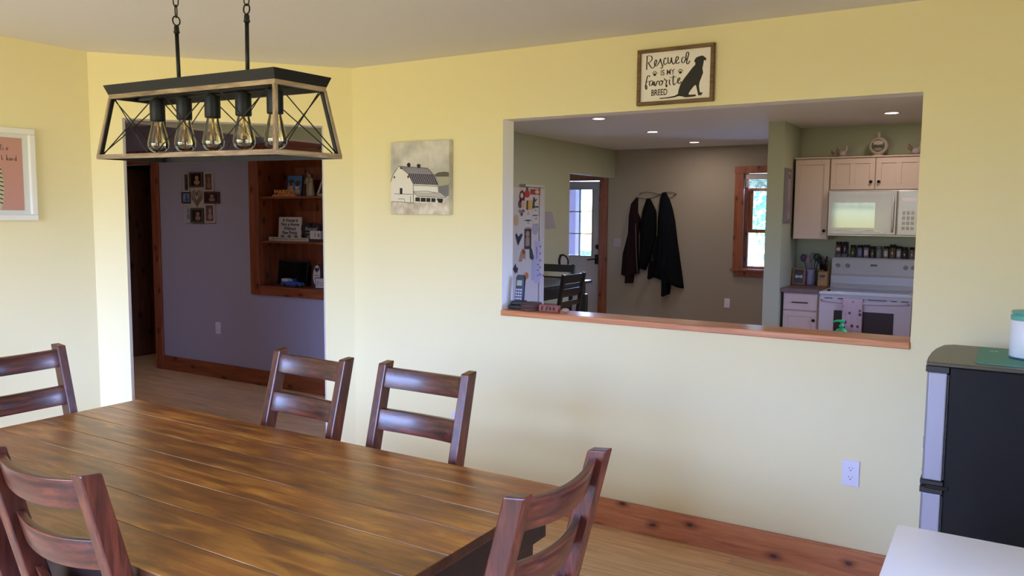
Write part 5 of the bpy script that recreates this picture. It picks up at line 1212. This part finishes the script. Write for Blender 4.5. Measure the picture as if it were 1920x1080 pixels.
pub_chair('black counter-height chair seen through the pass-through, nearest the refrigerator', (.03, 2.88, 0), -PI/2)
pub_chair('black counter-height chair at the far end of the kitchen table', (-.80, 4.10, 0), 0)
t = thing('wall_mirror', 'small rounded mirror with a thick black rim on the kitchen left wall', 'mirror', (XL, 4.68, .965), PI/2)
out = [(-.11, .02), (-.12, .10), (-.085, .16), (-.03, .165), (.06, .14), (.115, .09), (.115, .03), (.09, 0), (-.08, 0)]
cen = (-.0, .08)
b = B(); k = len(out); ring_o = out; ring_i = [(cen[0]+(x-cen[0])*.80, cen[1]+(z-cen[1])*.80) for x, z in out]
for i in range(k):
    j = (i+1) % k
    b.hexa([(ring_o[i][0], -.02, ring_o[i][1]), (ring_o[j][0], -.02, ring_o[j][1]), (ring_o[j][0], -.001, ring_o[j][1]), (ring_o[i][0], -.001, ring_o[i][1]), (ring_i[i][0], -.02, ring_i[i][1]), (ring_i[j][0], -.02, ring_i[j][1]), (ring_i[j][0], -.001, ring_i[j][1]), (ring_i[i][0], -.001, ring_i[i][1])])
b.done('rim', BLKP, t)
b = B(); b.prism(ring_i, -.012, -.006); b.done('glass', mat('mirror_face', '#b9bab6', .25, metal=.1), t)

# ---------------------------------------------------------------- counter behind the pass-through and things on the ledge
t = thing('kitchen_counter', 'low white cabinet run with a brown top behind the pass-through, mostly hidden', 'cabinet', (2.2, .45, 0))
b = B(); b.box(-1.36, 1.36, -.33, .24, .10, .879); b.done('body', CAB, t); b = B(); b.box(-1.37, 1.37, -.335, .27, .88, .915); b.done('top', CTR, t, bevel=.003)
t = thing('soap_bottle', 'green pump soap bottle poking up behind the wooden ledge', 'bottle', (2.712, .48, .9155))
GR = mat('soap_green', '#1fae63', .3); b = B(); b.lathe([(0, 0), (.026, 0), (.029, .004), (.029, .105), (.022, .118), (.013, .124), (0, .124)], n=24); b.done('bottle', GR, t)
b = B(); b.cyl((0, 0, .124), (0, 0, .15), .005, n=10); b.cyl((0, 0, .13), (0, 0, .14), .011, n=14); b.tube([(.012, 0, .158), (-.02, 0, .160), (-.04, 0, .152)], [.008, .006, .004], n=8); b.done('pump', GR, t)
ZS = 1.0665
t = thing('cordless_phone', 'dark cordless phone standing in its charger at the left end of the ledge', 'phone', (1.118, .09, ZS))
b = B(); b.box(-.045, .05, -.04, .04, 0, .022); b.prism([(-.04, .022), (.04, .022), (.03, .045), (-.03, .045)], -.03, .035); b.done('charger', BLKP, t, bevel=.004)
NB = mat('handset_navy', '#1b2238', .4)
Mh = Matrix.Translation((0, 0, .03)) @ Matrix.Rotation(-.14, 4, 'X')
b = B(); b.prism([(-.022, 0), (.022, 0), (.026, .03), (.024, .10), (.026, .14), (.018, .155), (-.018, .155), (-.026, .14), (-.024, .10), (-.026, .03)], -.012, .012, M=Mh); d = b.done('handset', NB, t, bevel=.004)
b = B()
for i in range(3):
    for j in range(4): b.box(-.019+.014*i, -.009+.014*i, -.0145, -.012, .02+.016*j, .030+.016*j, M=Mh)
b.done('keypad', mat('key_grey', '#a9a7c0', .5), d); b = B(); b.box(-.016, .016, -.014, -.012, .095, .125, M=Mh); b.done('screen', mat('screen_green', '#8c9f96', .2), d)
cols = ['#5b3a35', '#4b3232', '#5a3c38', '#452f30', '#513533']
for k in range(4):
    b = B(); r = .058; b.lathe([(0, 0), (r-.002, 0), (r, .003), (r, .0075), (r-.002, .010), (0, .010)], n=32, M=None)
    o = b.done('coaster', mat('coaster%d' % k, cols[k], .6)); tag(o, ('round dark coaster at the top of the stack, its face showing', 'round dark coaster second from the top of the stack', 'round dark coaster third from the top of the stack', 'round dark coaster at the bottom of the stack on the ledge')[3-k], 'coaster', 'stack of round coasters on the ledge', loc=(1.205, .075, ZS+.0103*k))
t = thing('carved_block', 'small reddish carved block right of the coasters on the ledge', 'ornament', (1.325, .06, ZS))
b = B(); b.box(-.058, .058, -.016, .016, 0, .036); b.done('block', mat('block_red', '#8f4f41', .6), t, bevel=.003)
flat('carving', t, [([[(-.045+.028*i, .006), (-.033+.028*i, .006), (-.028+.028*i, .03), (-.04+.028*i, .03)] for i in range(2)]+[disc(.012+.022*i, .018, .008, .011, n=10) for i in range(2)], 0)], [mat('carve_dark', '#3a1c1c', .6)], depth=-.0162)
t = thing('pale_stone', 'small pale rounded trinket right of the carved block on the ledge', 'trinket', (1.415, .07, ZS)); b = B(); b.ball((0, 0, .0125), .022, .014, .012); b.done('stone', mat('stone_pink', '#a98674', .6), t)
# outdoors
LEAF2 = cloud_mat('shrub_leaves', '#22552c', '#4a8a50', 9)
shrub('leafy_tree', 'bright blue-green leafy tree outside the kitchen window', 1.0, 11.0, -.3, 4.6, 1.7, 13000, 1)
shrub('leafy_tree', 'bright blue-green leafy tree farther right outside the kitchen window', 5.0, 14.0, -.3, 5.4, 1.9, 7000, 2)
shrub('green_shrub', 'low green shrub outside the glazed entry door', -3.05, 9.3, -.3, 1.25, .5, 3500, 3, LEAF2)
b = B(); b.box(-.07, .07, -.07, .07, 0, 2.6); tag(b.done('porch_post', mat('post_lilac', '#433e48', .8, spec=.2), bevel=.005), 'pale porch post seen through the left glass column of the entry door', 'post', loc=(-2.25, 7.3, -.3))
b = B(); b.box(-3.4, -.5, 6.32, 8.2, 2.5, 2.6); struct(b.done('porch_roof', mat('porch_white', '#cfc6cf', .6)))
